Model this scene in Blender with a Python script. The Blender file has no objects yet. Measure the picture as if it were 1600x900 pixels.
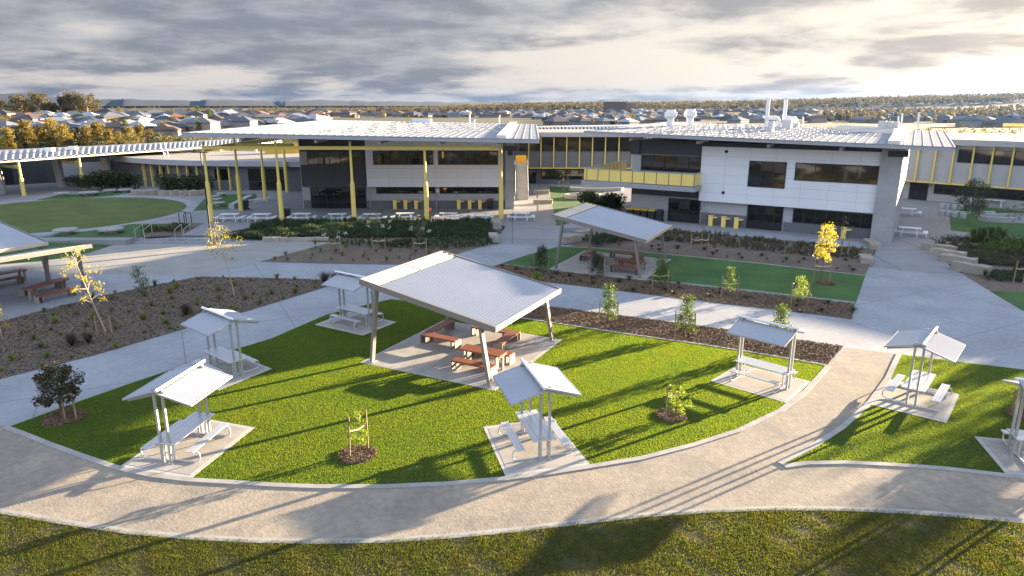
import bpy, math, random
import numpy as np
from mathutils import Vector, Matrix
from mathutils.geometry import tessellate_polygon

# ------------------------------------------------------------------ camera, sky, sun, exposure
scene = bpy.context.scene
COL = scene.collection
R = math.radians
F, YH, CAM_H = 1070.0, 160.0, 11.5          # focal length and horizon row in a 1600 x 900 frame, drone height
TILT = math.atan((450 - YH) / F)
cT, sT = math.cos(TILT), math.sin(TILT)
cam_d = bpy.data.cameras.new("camera")
cam = bpy.data.objects.new("camera", cam_d)
COL.objects.link(cam)
cam_d.sensor_width = 36.0
cam_d.lens = 36.0 * F / 1600.0
cam_d.clip_start, cam_d.clip_end = 0.1, 30000
cam.location = (0, 0, CAM_H)
cam.rotation_euler = (math.pi / 2 - TILT, 0, 0)
scene.camera = cam

SUN_EL, SUN_AZ = 8.0, 57.0                  # azimuth measured from straight ahead towards the right
EXPOSURE = 2.85
SKY_K = 0.095
sun_dir = Vector((math.sin(R(SUN_AZ)) * math.cos(R(SUN_EL)), math.cos(R(SUN_AZ)) * math.cos(R(SUN_EL)), math.sin(R(SUN_EL))))
sl = bpy.data.lights.new("sun", 'SUN')
sl.energy, sl.angle, sl.color = 5.0, R(0.42), (1.0, 0.80, 0.55)
so = bpy.data.objects.new("sun", sl)
COL.objects.link(so)
so.rotation_euler = sun_dir.to_track_quat('Z', 'Y').to_euler()
so.location = sun_dir * 200

world = bpy.data.worlds.new("World")
scene.world = world
world.use_nodes = True


def build_world():
    nt = world.node_tree
    n, l = nt.nodes, nt.links
    n.clear()
    out = n.new('ShaderNodeOutputWorld')
    sky = n.new('ShaderNodeTexSky')
    sky.sky_type = 'NISHITA'
    sky.sun_disc = False
    sky.sun_elevation, sky.sun_rotation = R(SUN_EL), R(SUN_AZ)
    sky.altitude, sky.air_density, sky.dust_density, sky.ozone_density = 50, 1.0, 2.0, 1.0
    bg1 = n.new('ShaderNodeBackground')
    bg1.inputs[1].default_value = 0.05
    l.new(sky.outputs[0], bg1.inputs[0])
    tc = n.new('ShaderNodeTexCoord')
    sep = n.new('ShaderNodeSeparateXYZ')
    l.new(tc.outputs['Generated'], sep.inputs[0])

    def M(op, a, b=None, c=None, clamp=False):
        m = n.new('ShaderNodeMath')
        m.operation, m.use_clamp = op, clamp
        for i, v in enumerate((a, b, c)):
            if v is None:
                continue
            if hasattr(v, 'links') or hasattr(v, 'is_linked'):
                l.new(v, m.inputs[i])
            else:
                m.inputs[i].default_value = v
        return m.outputs[0]

    def ss(v, lo, hi):
        m = n.new('ShaderNodeMapRange')
        m.interpolation_type = 'SMOOTHSTEP'
        l.new(v, m.inputs[0])
        m.inputs[1].default_value, m.inputs[2].default_value = lo, hi
        return m.outputs[0]

    def mixc(f, a, b):
        m = n.new('ShaderNodeMix')
        m.data_type = 'RGBA'
        for s, v in ((m.inputs[0], f), (m.inputs[6], a), (m.inputs[7], b)):
            if hasattr(v, 'is_linked'):
                l.new(v, s)
            else:
                s.default_value = v if not isinstance(v, tuple) else (*v, 1)
        return m.outputs[2]
    X, Y, Z = sep.outputs
    zc = M('MAXIMUM', Z, 0.0)
    den = M('ADD', zc, 0.14)
    cx = M('DIVIDE', X, den)
    cy = M('DIVIDE', Y, den)
    cmb = n.new('ShaderNodeCombineXYZ')
    l.new(cx, cmb.inputs[0]); l.new(cy, cmb.inputs[1])

    def noise(scale, detail, rough, off, dist=0.0):
        mp = n.new('ShaderNodeMapping')
        mp.inputs['Location'].default_value = off
        l.new(cmb.outputs[0], mp.inputs[0])
        t = n.new('ShaderNodeTexNoise')
        t.inputs['Scale'].default_value, t.inputs['Detail'].default_value = scale, detail
        t.inputs['Roughness'].default_value, t.inputs['Distortion'].default_value = rough, dist
        l.new(mp.outputs[0], t.inputs['Vector'])
        return t.outputs['Fac']
    dt = n.new('ShaderNodeVectorMath'); dt.operation = 'DOT_PRODUCT'
    l.new(tc.outputs['Generated'], dt.inputs[0]); dt.inputs[1].default_value = sun_dir
    d = dt.outputs['Value']
    near = ss(d, 0.35, 0.97)                       # 0 far from the sun ... 1 beside it
    glow = ss(d, 0.86, 0.985)
    big = noise(0.58, 6, 0.52, (3.7, 1.2, 0), 0.2)
    fine = noise(2.1, 6, 0.56, (8.1, 5.3, 2), 0.15)
    dens = M('ADD', M('MULTIPLY', big, 0.72), M('MULTIPLY', fine, 0.28))
    # clouds cover the left of the sky and break up toward the sun and the horizon
    thr = M('ADD', 0.37, M('MULTIPLY', near, 0.105))
    thr = M('ADD', thr, M('MULTIPLY', ss(Z, 0.075, 0.01), 0.13))
    m = n.new('ShaderNodeMapRange'); m.interpolation_type = 'SMOOTHSTEP'
    l.new(M('SUBTRACT', dens, thr), m.inputs[0])
    m.inputs[1].default_value, m.inputs[2].default_value = -0.06, 0.08
    cover = m.outputs[0]
    thick = ss(M('ADD', M('MULTIPLY', big, 0.45), M('MULTIPLY', fine, 0.55)), 0.40, 0.60)
    gap = mixc(near, (1.20, 1.10, 1.02), (1.55, 1.40, 1.18))
    gap = mixc(glow, gap, (2.9, 2.5, 1.95))
    cl_lit = mixc(near, (0.72, 0.73, 0.80), (1.25, 1.14, 1.02))
    cl_dark = mixc(near, (0.36, 0.395, 0.495), (0.60, 0.57, 0.58))
    cl = mixc(thick, cl_lit, cl_dark)
    vis = mixc(cover, gap, cl)
    # unseen sky above the frame made bright and blue, added fill for the shade
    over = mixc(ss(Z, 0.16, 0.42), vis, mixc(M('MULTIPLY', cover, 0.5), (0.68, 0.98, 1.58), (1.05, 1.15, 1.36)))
    # unseen sky behind the drone brightened further, fill added for the shaded facades
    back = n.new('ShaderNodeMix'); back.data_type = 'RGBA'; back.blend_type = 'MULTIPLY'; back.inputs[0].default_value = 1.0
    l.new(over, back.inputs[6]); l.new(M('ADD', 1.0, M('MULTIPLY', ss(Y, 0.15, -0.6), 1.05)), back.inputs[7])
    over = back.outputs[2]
    # below the horizon
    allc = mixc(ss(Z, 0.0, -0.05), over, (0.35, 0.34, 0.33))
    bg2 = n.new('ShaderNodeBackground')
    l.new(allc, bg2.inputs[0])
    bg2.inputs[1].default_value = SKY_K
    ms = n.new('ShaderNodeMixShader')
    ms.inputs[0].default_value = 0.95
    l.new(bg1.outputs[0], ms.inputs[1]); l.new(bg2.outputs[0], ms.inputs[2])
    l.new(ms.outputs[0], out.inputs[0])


build_world()
scene.view_settings.view_transform = 'Standard'
scene.view_settings.look = 'None'
scene.view_settings.exposure = EXPOSURE
scene.view_settings.gamma = 1.0
scene.view_settings.use_curve_mapping = False
scene.render.engine = 'CYCLES'
scene.cycles.use_denoising = True
scene.cycles.max_bounces = 6
scene.cycles.diffuse_bounces = 3
scene.cycles.glossy_bounces = 3
scene.cycles.transmission_bounces = 3
scene.cycles.transparent_max_bounces = 4
scene.cycles.volume_bounces = 0
scene.cycles.sample_clamp_indirect = 6

rng = random.Random(7)
NR = np.random.default_rng(11)
TZ = 0.45                                    # level of the school terrace above the lawns

# ------------------------------------------------------------------ survey helpers


def ray(px, py):
    u, v = (px - 800) / F, (450 - py) / F
    return u, cT + v * sT, -sT + v * cT


def G(px, py, z=0.0):
    dx, dy, dz = ray(px, py)
    t = (z - CAM_H) / dz
    return Vector((dx * t, dy * t, z))


def GP(pts, z=0.0):
    return [G(x, y, z) for x, y in pts]


def zat(py, x, y):
    v = (450 - py) / F
    return (v * y * cT - y * sT) / (cT + v * sT) + CAM_H


class Facade:
    """vertical wall plane through two surveyed base points; u runs along it, d is positive toward the front"""

    def __init__(self, a, b, z=TZ):
        A, B = G(*a, z), G(*b, z)
        self.o = Vector((A.x, A.y, 0))
        self.t = (B - A); self.t.z = 0; self.t.normalize()
        self.n = Vector((self.t.y, -self.t.x, 0))
        self.base = Vector((A.x, A.y, z))

    def uz(self, px, py, d=0.0):
        r = Vector(ray(px, py))
        q = self.o + self.n * d
        c = Vector((0, 0, CAM_H))
        k = (q - c).dot(self.n) / r.dot(self.n)
        p = c + r * k
        return (p - q).dot(self.t), p.z

    def pt(self, u, d, z):
        p = self.o + self.t * u + self.n * d
        return Vector((p.x, p.y, z))

    def rect(self, x0, y0, x1, y1, d=0.0):
        xm, ym = (x0 + x1) / 2, (y0 + y1) / 2
        return self.uz(x0, ym, d)[0], self.uz(x1, ym, d)[0], self.uz(xm, y1, d)[1], self.uz(xm, y0, d)[1]

    def box(self, mb, u0, u1, z0, z1, d0, d1):
        mb.obox(self.pt(u0, d0, z0), self.t * (u1 - u0), -self.n * (d0 - d1), Vector((0, 0, z1 - z0)))

    def pbox(self, mb, x0, y0, x1, y1, d0, d1):
        u0, u1, z0, z1 = self.rect(x0, y0, x1, y1, d1)
        self.box(mb, u0, u1, z0, z1, d0, d1)


# ------------------------------------------------------------------ mesh helper
class MB:
    def __init__(self):
        self.v, self.f = [], []

    def add(self, vs, fs):
        k = len(self.v)
        self.v += [Vector(p) for p in vs]
        self.f += [tuple(i + k for i in q) for q in fs]

    def obox(self, o, a, b, c):
        o, a, b, c = Vector(o), Vector(a), Vector(b), Vector(c)
        vs = [o, o + a, o + a + b, o + b, o + c, o + a + c, o + a + b + c, o + b + c]
        fs = [(0, 3, 2, 1), (4, 5, 6, 7), (0, 1, 5, 4), (1, 2, 6, 5), (2, 3, 7, 6), (3, 0, 4, 7)]
        if a.cross(b).dot(c) < 0:
            fs = [tuple(reversed(q)) for q in fs]
        self.add(vs, fs)

    def box(self, cx, cy, cz, sx, sy, sz, rz=0.0):
        c, s = math.cos(rz), math.sin(rz)
        a, b = Vector((c, s, 0)) * sx, Vector((-s, c, 0)) * sy
        self.obox(Vector((cx, cy, cz - sz / 2)) - a / 2 - b / 2, a, b, (0, 0, sz))

    def beam(self, p, q, w, h, up=(0, 0, 1)):
        p, q = Vector(p), Vector(q)
        d = q - p
        s = d.cross(Vector(up))
        if s.length < 1e-6:
            s = Vector((1, 0, 0))
        s.normalize()
        u = s.cross(d).normalized()
        self.obox(p - s * w / 2 - u * h / 2, s * w, d, u * h)

    def tube(self, pts, r, n=8, cap=True):
        pts = [Vector(p) for p in pts]
        rs = r if isinstance(r, (list, tuple)) else [r] * len(pts)
        k = len(self.v)
        ref = None
        for i, p in enumerate(pts):
            d = (pts[min(i + 1, len(pts) - 1)] - pts[max(i - 1, 0)])
            if d.length < 1e-9:
                d = Vector((0, 0, 1))
            d.normalize()
            if ref is None:
                ref = d.cross(Vector((0, 0, 1)))
                if ref.length < 0.05:
                    ref = Vector((1, 0, 0))
            ref = (ref - d * ref.dot(d)).normalized()
            b = d.cross(ref)
            for j in range(n):
                a = 2 * math.pi * j / n
                self.v.append(p + (ref * math.cos(a) + b * math.sin(a)) * rs[i])
        for i in range(len(pts) - 1):
            for j in range(n):
                j2 = (j + 1) % n
                self.f.append((k + i * n + j, k + i * n + j2, k + (i + 1) * n + j2, k + (i + 1) * n + j))
        if cap:
            self.f.append(tuple(k + j for j in reversed(range(n))))
            self.f.append(tuple(k + (len(pts) - 1) * n + j for j in range(n)))

    def sheet(self, poly):
        poly = [Vector(p) for p in poly]
        tris = tessellate_polygon([poly])
        fs = []
        for t in tris:
            a, b, c = (poly[i] for i in t)
            fs.append(tuple(t) if (b - a).cross(c - a).z > 0 else tuple(reversed(t)))
        self.add(poly, fs)

    def prism(self, poly, z0, z1):
        p = [Vector((q[0], q[1], 0)) for q in poly]
        area = sum(p[i].x * p[(i + 1) % len(p)].y - p[(i + 1) % len(p)].x * p[i].y for i in range(len(p)))
        if area < 0:
            p.reverse()
        n = len(p)
        tris = tessellate_polygon([p])
        fs = []
        for t in tris:
            a, b, c = (p[i] for i in t)
            t = tuple(t) if (b - a).cross(c - a).z > 0 else tuple(reversed(t))
            fs.append(tuple(i + n for i in t))
            fs.append(tuple(reversed(t)))
        fs += [(i, (i + 1) % n, n + (i + 1) % n, n + i) for i in range(n)]
        self.add([(q.x, q.y, z0) for q in p] + [(q.x, q.y, z1) for q in p], fs)

    def strip(self, pts, w, z0, z1, side=0.0):
        """kerb-like strip of width w along a polyline; side -1/0/+1 shifts it right/centre/left"""
        pts = [Vector((p[0], p[1], 0)) for p in pts]
        L, Rr = [], []
        for i, p in enumerate(pts):
            d = (pts[min(i + 1, len(pts) - 1)] - pts[max(i - 1, 0)]).normalized()
            nn = Vector((-d.y, d.x, 0))
            L.append(p + nn * (w / 2 + side * w / 2)); Rr.append(p - nn * (w / 2 - side * w / 2))
        k = len(self.v)
        for a, b in zip(L, Rr):
            self.v += [Vector((a.x, a.y, z1)), Vector((b.x, b.y, z1)), Vector((a.x, a.y, z0)), Vector((b.x, b.y, z0))]
        for i in range(len(pts) - 1):
            a, b = k + 4 * i, k + 4 * (i + 1)
            self.f += [(a, a + 1, b + 1, b), (a + 2, a, b, b + 2), (a + 1, a + 3, b + 3, b + 1)]
        e = k + 4 * (len(pts) - 1)
        self.f += [(k, k + 2, k + 3, k + 1), (e, e + 1, e + 3, e + 2)]

    def build(self, name, m, parent=None, smooth=False, base=None):
        off = Vector(base) if base is not None else Vector((0, 0, 0))
        me = bpy.data.meshes.new(name)
        me.from_pydata([tuple(p - off) for p in self.v], [], self.f)
        me.materials.append(m)
        if smooth:
            me.polygons.foreach_set('use_smooth', [True] * len(me.polygons))
        me.update()
        return link(name, me, parent)


def link(name, me, parent=None):
    o = bpy.data.objects.new(name, me)
    COL.objects.link(o)
    if parent is not None:
        o.parent = parent
    return o


def np_mesh(name, V, m, parent=None, mats=None, midx=None):
    """V: (faces, corners, 3)"""
    V = np.asarray(V, dtype=np.float32)
    nf, k, _ = V.shape
    me = bpy.data.meshes.new(name)
    me.vertices.add(nf * k); me.loops.add(nf * k); me.polygons.add(nf)
    me.vertices.foreach_set('co', V.reshape(-1))
    me.loops.foreach_set('vertex_index', np.arange(nf * k, dtype=np.int32))
    me.polygons.foreach_set('loop_start', np.arange(0, nf * k, k, dtype=np.int32))
    for mm in (mats or [m]):
        me.materials.append(mm)
    if midx is not None:
        me.polygons.foreach_set('material_index', np.asarray(midx, dtype=np.int32))
    me.update(calc_edges=True)
    return link(name, me, parent)


def tag(o, label=None, cat=None, group=None, kind=None):
    if label: o['label'] = label
    if cat: o['category'] = cat
    if group: o['group'] = group
    if kind: o['kind'] = kind
    return o


def thing(name, label, cat, loc=(0, 0, 0), rz=0.0, group=None):
    o = bpy.data.objects.new(name, None)
    COL.objects.link(o)
    o.empty_display_size = 0.3
    o.location = loc
    o.rotation_euler = (0, 0, rz)
    return tag(o, label, cat, group)


def dup(o, loc=None, rz=None, label=None, group=None, parent=None, scale=None):
    c = o.copy()
    COL.objects.link(c)
    if parent is not None:
        c.parent = parent
    if loc is not None: c.location = loc
    if rz is not None: c.rotation_euler = (0, 0, rz)
    if scale is not None: c.scale = scale if isinstance(scale, tuple) else (scale,) * 3
    if label: c['label'] = label
    if group: c['group'] = group
    for ch in KIDS.get(o.name, []) or list(o.children):
        dup(ch, parent=c)
    return c


KIDS = {}


def structure(name, mb, m, smooth=False):
    return tag(mb.build(name, m, smooth=smooth), kind='structure')


# ------------------------------------------------------------------ materials
def mat(name, col, rough=0.7, metal=0.0, var=0.0, vs=1.0, bump=0.0, bs=20.0, spec=0.4, col2=None, vs2=None, var2=0.0, trans=0.0, bd=0.02, detail=5.0, joint=None, objvar=0.0, stretch=None):
    m = bpy.data.materials.new(name)
    m.use_nodes = True
    nt = m.node_tree
    n, l = nt.nodes, nt.links
    b = n['Principled BSDF']
    b.inputs['Roughness'].default_value = rough
    b.inputs['Metallic'].default_value = metal
    b.inputs['Specular IOR Level'].default_value = spec
    geo = n.new('ShaderNodeNewGeometry')
    pos = geo.outputs['Position']
    if stretch:
        mp = n.new('ShaderNodeMapping')
        mp.inputs['Scale'].default_value = stretch
        l.new(pos, mp.inputs[0])
        pos = mp.outputs[0]

    def nz(scale, det=detail, rough_=0.6):
        t = n.new('ShaderNodeTexNoise')
        t.inputs['Scale'].default_value, t.inputs['Detail'].default_value, t.inputs['Roughness'].default_value = scale, det, rough_
        l.new(pos, t.inputs['Vector'])
        return t.outputs['Fac']

    def mx(f, a, c, mode='MIX'):
        q = n.new('ShaderNodeMix'); q.data_type = 'RGBA'; q.blend_type = mode
        for s, v in ((q.inputs[0], f), (q.inputs[6], a), (q.inputs[7], c)):
            if hasattr(v, 'is_linked'): l.new(v, s)
            else: s.default_value = v if not isinstance(v, tuple) else (*v, 1)
        return q.outputs[2]
    c = tuple(col)
    lum = tuple(col)
    out = None
    if var or col2:
        mr = n.new('ShaderNodeMapRange')
        mr.inputs[1].default_value, mr.inputs[2].default_value = 0.3, 0.7
        l.new(nz(vs), mr.inputs[0])
        c2 = tuple(col2) if col2 else tuple(x * (1 - var) for x in col)
        c1 = tuple(col) if col2 else tuple(min(1, x * (1 + var)) for x in col)
        out = mx(mr.outputs[0], c1, c2)
    if var2:
        mr = n.new('ShaderNodeMapRange')
        mr.inputs[1].default_value, mr.inputs[2].default_value = 0.3, 0.7
        mr.inputs[3].default_value, mr.inputs[4].default_value = 1 - var2, 1 + var2
        l.new(nz(vs2 or vs * 8), mr.inputs[0])
        out = mx(1.0, out if out is not None else c, mr.outputs[0], 'MULTIPLY')
    if joint:
        # sawn joints: thin darker lines across slabs, real-world spacing in metres, turned by an angle
        sx, sy, ang, jw, jc = joint
        mp = n.new('ShaderNodeMapping'); mp.inputs['Rotation'].default_value = (0, 0, R(ang))
        l.new(geo.outputs['Position'], mp.inputs[0])
        sp = n.new('ShaderNodeSeparateXYZ'); l.new(mp.outputs[0], sp.inputs[0])
        fac = None
        for s, o_ in ((sx, 0), (sy, 1)):
            if not s: continue
            dv = n.new('ShaderNodeMath'); dv.operation = 'DIVIDE'; l.new(sp.outputs[o_], dv.inputs[0]); dv.inputs[1].default_value = s
            fr = n.new('ShaderNodeMath'); fr.operation = 'FRACT'; l.new(dv.outputs[0], fr.inputs[0])
            lt = n.new('ShaderNodeMath'); lt.operation = 'LESS_THAN'; l.new(fr.outputs[0], lt.inputs[0]); lt.inputs[1].default_value = jw / s
            if fac is None: fac = lt.outputs[0]
            else:
                mm = n.new('ShaderNodeMath'); mm.operation = 'MAXIMUM'; l.new(fac, mm.inputs[0]); l.new(lt.outputs[0], mm.inputs[1]); fac = mm.outputs[0]
        out = mx(fac, out if out is not None else c, jc)
    if objvar:
        oi = n.new('ShaderNodeObjectInfo')
        mr = n.new('ShaderNodeMapRange')
        mr.inputs[3].default_value, mr.inputs[4].default_value = 1 - objvar, 1 + objvar
        l.new(oi.outputs['Random'], mr.inputs[0])
        out = mx(1.0, out if out is not None else c, mr.outputs[0], 'MULTIPLY')
    if out is not None:
        l.new(out, b.inputs['Base Color'])
    else:
        b.inputs['Base Color'].default_value = (*c, 1)
    if bump:
        bp = n.new('ShaderNodeBump')
        bp.inputs['Strength'].default_value, bp.inputs['Distance'].default_value = bump, bd
        l.new(nz(bs, 6, 0.65), bp.inputs['Height'])
        l.new(bp.outputs[0], b.inputs['Normal'])
    if trans:
        tr = n.new('ShaderNodeBsdfTranslucent')
        if out is not None:
            br = mx(1.0, out, (1.5, 1.5, 0.7), 'MULTIPLY')
            l.new(br, tr.inputs[0])
        else:
            tr.inputs[0].default_value = (c[0] * 1.5, c[1] * 1.5, c[2] * 0.7, 1)
        ms = n.new('ShaderNodeMixShader'); ms.inputs[0].default_value = trans
        l.new(b.outputs[0], ms.inputs[1]); l.new(tr.outputs[0], ms.inputs[2])
        l.new(ms.outputs[0], n['Material Output'].inputs[0])
    return m


M = {}
M['concrete'] = mat('pale_concrete', (0.300, 0.303, 0.312), 0.85, var=0.15, vs=0.3, var2=0.09, vs2=3.5, bump=0.15, bs=40, bd=0.006, joint=(5.4, 6.3, -27, 0.055, (0.20, 0.20, 0.20)))
M['pad'] = mat('pad_concrete', (0.345, 0.315, 0.275), 0.85, var=0.14, vs=1.2, var2=0.08, vs2=14, bump=0.15, bs=40, bd=0.005)
M['pad_edge'] = mat('pad_edge_concrete', (0.42, 0.40, 0.37), 0.85, var=0.1, vs=3)
M['terrace'] = mat('terrace_concrete', (0.26, 0.255, 0.25), 0.85, var=0.12, vs=0.35, var2=0.05, vs2=7, joint=(4.6, 5.8, 0, 0.07, (0.13, 0.13, 0.14)))
M['dg'] = mat('granite_plaza', (0.31, 0.29, 0.26), 0.95, var=0.13, vs=0.5, var2=0.10, vs2=12, bump=0.3, bs=25, bd=0.01)
M['gravel'] = mat('path_gravel', (0.355, 0.292, 0.215), 0.95, col2=(0.225, 0.195, 0.158), vs=0.55, var2=0.17, vs2=4, bump=0.45, bs=11.0, bd=0.03, detail=7)
M['kerb'] = mat('kerb_concrete', (0.335, 0.315, 0.285), 0.85, var=0.2, vs=1.2, var2=0.05, vs2=20)
M['turf'] = mat('turf_soil', (0.026, 0.042, 0.008), 0.95, var=0.25, vs=1.5, bump=0.5, bs=30, bd=0.02)
M['blade'] = mat('turf_blade', (0.225, 0.275, 0.012), 0.55, col2=(0.155, 0.245, 0.014), vs=0.45, var2=0.14, vs2=3.0, trans=0.62, spec=0.2)
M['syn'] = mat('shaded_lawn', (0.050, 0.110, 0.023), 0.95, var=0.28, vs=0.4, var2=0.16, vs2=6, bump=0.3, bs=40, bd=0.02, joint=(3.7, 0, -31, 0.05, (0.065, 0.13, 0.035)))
M['oval'] = mat('oval_lawn_grass', (0.092, 0.118, 0.022), 0.95, var=0.22, vs=0.35, var2=0.14, vs2=6, bump=0.3, bs=40, bd=0.02)
M['rough'] = mat('rough_grass_soil', (0.038, 0.040, 0.010), 0.95, col2=(0.075, 0.058, 0.02), vs=1.3, var2=0.3, vs2=9, bump=0.8, bs=9, bd=0.05)
M['rblade'] = mat('rough_blade', (0.088, 0.118, 0.012), 0.6, col2=(0.145, 0.128, 0.022), vs=1.6, var2=0.35, vs2=5, trans=0.5, spec=0.2)
M['mulch'] = mat('mulch_soil', (0.19, 0.142, 0.102), 1.0, col2=(0.115, 0.086, 0.064), vs=1.2, var2=0.3, vs2=16, bump=0.6, bs=16, bd=0.05)
M['chips'] = mat('bark_chip', (0.22, 0.13, 0.065), 0.9, col2=(0.12, 0.075, 0.045), vs=6, var2=0.3, vs2=30)
M['greychips'] = mat('grey_chip', (0.23, 0.17, 0.118), 0.9, col2=(0.125, 0.094, 0.068), vs=6, var2=0.3, vs2=30)
M['pebble'] = mat('river_pebbles', (0.36, 0.33, 0.30), 0.8, col2=(0.16, 0.15, 0.145), vs=6, var2=0.3, vs2=14, bump=0.8, bs=8, bd=0.06)
M['land'] = mat('open_country', (0.032, 0.038, 0.018), 1.0, col2=(0.06, 0.052, 0.026), vs=0.012, var2=0.3, vs2=0.08)
M['field'] = mat('dry_field', (0.32, 0.26, 0.06), 1.0, var=0.2, vs=0.05)
M['hill'] = mat('far_hill_forest', (0.022, 0.032, 0.040), 1.0, var=0.2, vs=0.004)
M['white'] = mat('white_panel', (0.80, 0.81, 0.82), 0.5, var=0.03, vs=0.4, spec=0.4)
M['lightgrey'] = mat('light_grey_block', (0.40, 0.41, 0.42), 0.7, var=0.05, vs=0.7)
M['dark'] = mat('dark_cladding', (0.062, 0.062, 0.066), 0.6, var=0.08, vs=0.8)
M['midgrey'] = mat('mid_grey_cladding', (0.135, 0.137, 0.145), 0.6, var=0.07, vs=0.8)
M['conc_wall'] = mat('off_form_concrete', (0.36, 0.355, 0.345), 0.8, var=0.14, vs=0.7, var2=0.05, vs2=6, bump=0.1, bs=10)
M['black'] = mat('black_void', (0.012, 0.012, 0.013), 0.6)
M['blackmetal'] = mat('black_metal', (0.02, 0.02, 0.022), 0.4)
M['soffit'] = mat('soffit_grey', (0.20, 0.195, 0.19), 0.7)
M['roof'] = mat('pale_roof_metal', (0.37, 0.38, 0.40), 0.6, metal=0.0, var=0.07, vs=0.3, spec=0.2)
M['bigroof'] = mat('school_roof_metal', (0.275, 0.28, 0.295), 0.6, var=0.08, vs=0.3, spec=0.2)
M['bracket'] = mat('roof_bracket_metal', (0.55, 0.55, 0.54), 0.5)
M['roof_cap'] = mat('cream_flashing', (0.72, 0.66, 0.56), 0.5, var=0.04, vs=1)
M['fascia'] = mat('roof_fascia', (0.36, 0.36, 0.37), 0.5, var=0.03, vs=1)
M['yellow'] = mat('yellow_paint', (0.80, 0.62, 0.16), 0.45, var=0.04, vs=2)
M['yellowpanel'] = mat('yellow_panel', (0.92, 0.69, 0.19), 0.45, var=0.05, vs=1.0)
M['orange'] = mat('deep_yellow_panel', (0.80, 0.42, 0.03), 0.45, var=0.04, vs=1.0)
M['glass'] = mat('dark_window_glass', (0.010, 0.010, 0.011), 0.05, spec=0.7, col2=(0.02, 0.017, 0.014), vs=0.9, detail=2)
M['flatroof'] = mat('gravel_flat_roof', (0.34, 0.30, 0.255), 0.9, var=0.12, vs=0.5)
M['blind'] = mat('roller_blind', (0.038, 0.034, 0.028), 0.25, spec=0.6, var=0.1)
M['frame'] = mat('dark_window_frame', (0.03, 0.03, 0.032), 0.4)
M['steel'] = mat('galvanised_grey_steel', (0.40, 0.40, 0.40), 0.4, metal=0.25, var=0.06, vs=4)
M['alu'] = mat('brushed_aluminium', (0.62, 0.63, 0.65), 0.32, metal=0.45, var=0.04, vs=5)
M['whitemetal'] = mat('white_metal', (0.78, 0.78, 0.77), 0.4, var=0.02, vs=5)
M['taupe'] = mat('taupe_painted_steel', (0.235, 0.205, 0.18), 0.5, var=0.04, vs=3)
M['batten'] = mat('cream_batten', (0.62, 0.50, 0.36), 0.6, var=0.05, vs=3)
M['timber'] = mat('red_brown_timber', (0.235, 0.082, 0.045), 0.5, col2=(0.30, 0.11, 0.06), vs=7, var2=0.15, vs2=25)
M['bench_end'] = mat('bench_end_steel', (0.33, 0.29, 0.25), 0.7, var=0.06, vs=3)
M['stone'] = mat('sandstone', (0.40, 0.345, 0.27), 0.9, col2=(0.30, 0.26, 0.21), vs=2, var2=0.2, vs2=9, bump=0.5, bs=6, bd=0.04, objvar=0.12)
M['stake'] = mat('stake_wood', (0.30, 0.21, 0.12), 0.8, var=0.15, vs=9, objvar=0.2)
M['trunk'] = mat('tree_bark', (0.17, 0.125, 0.085), 0.9, var=0.2, vs=5)
M['paletrunk'] = mat('pale_bark', (0.42, 0.34, 0.25), 0.9, var=0.15, vs=6)
M['binbody'] = mat('bin_plastic', (0.022, 0.026, 0.024), 0.45)
M['binlid'] = mat('yellow_bin_lid', (0.75, 0.48, 0.03), 0.45)
M['redlid'] = mat('red_bin_lid', (0.35, 0.04, 0.03), 0.45)


def leafm(name, a, b, t=0.35, ov=0.12):
    return mat(name, a, 0.5, col2=b, vs=2.2, var2=0.28, vs2=7, trans=t, spec=0.35, objvar=ov)


M['leaf_yellow'] = leafm('golden_leaf', (0.46, 0.36, 0.03), (0.30, 0.27, 0.03), 0.45)
M['leaf_green'] = leafm('fresh_leaf', (0.10, 0.15, 0.025), (0.06, 0.10, 0.02))
M['leaf_lime'] = leafm('lime_leaf', (0.22, 0.27, 0.03), (0.13, 0.19, 0.02), 0.4)
M['leaf_dark'] = leafm('dark_leaf', (0.030, 0.050, 0.018), (0.05, 0.065, 0.02), 0.2)
M['leaf_bronze'] = leafm('bronze_leaf', (0.050, 0.055, 0.026), (0.085, 0.06, 0.03), 0.25)
M['leaf_olive'] = leafm('olive_leaf', (0.10, 0.095, 0.03), (0.17, 0.13, 0.04), 0.3, 0.2)
M['leaf_gold_tree'] = leafm('golden_screen_leaf', (0.27, 0.19, 0.045), (0.15, 0.125, 0.035), 0.4, 0.25)
M['leaf_gum'] = leafm('gum_leaf', (0.085, 0.075, 0.03), (0.13, 0.095, 0.035), 0.3, 0.15)
M['leaf_forest'] = mat('forest_leaf', (0.085, 0.075, 0.04), 0.8, col2=(0.13, 0.10, 0.05), vs=0.05, var2=0.3, vs2=0.15, trans=0.25)
M['leaf_white'] = leafm('white_blossom', (0.75, 0.72, 0.66), (0.62, 0.62, 0.5), 0.3)
M['leaf_pale'] = leafm('grey_green_leaf', (0.13, 0.16, 0.09), (0.09, 0.12, 0.06), 0.35)
M['tuft'] = leafm('tuft_blade', (0.19, 0.20, 0.03), (0.10, 0.125, 0.025), 0.3, 0.3)
M['tuft_dark'] = leafm('dark_tuft_blade', (0.05, 0.06, 0.025), (0.08, 0.075, 0.03), 0.25, 0.3)
M['purple'] = leafm('purple_blade', (0.055, 0.028, 0.022), (0.09, 0.045, 0.03), 0.25, 0.2)
M['orn'] = leafm('ornamental_blade', (0.032, 0.060, 0.022), (0.060, 0.085, 0.032), 0.25)
M['orn_brown'] = leafm('straw_blade', (0.075, 0.075, 0.035), (0.12, 0.095, 0.05), 0.25)

exec_parts = []

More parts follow.
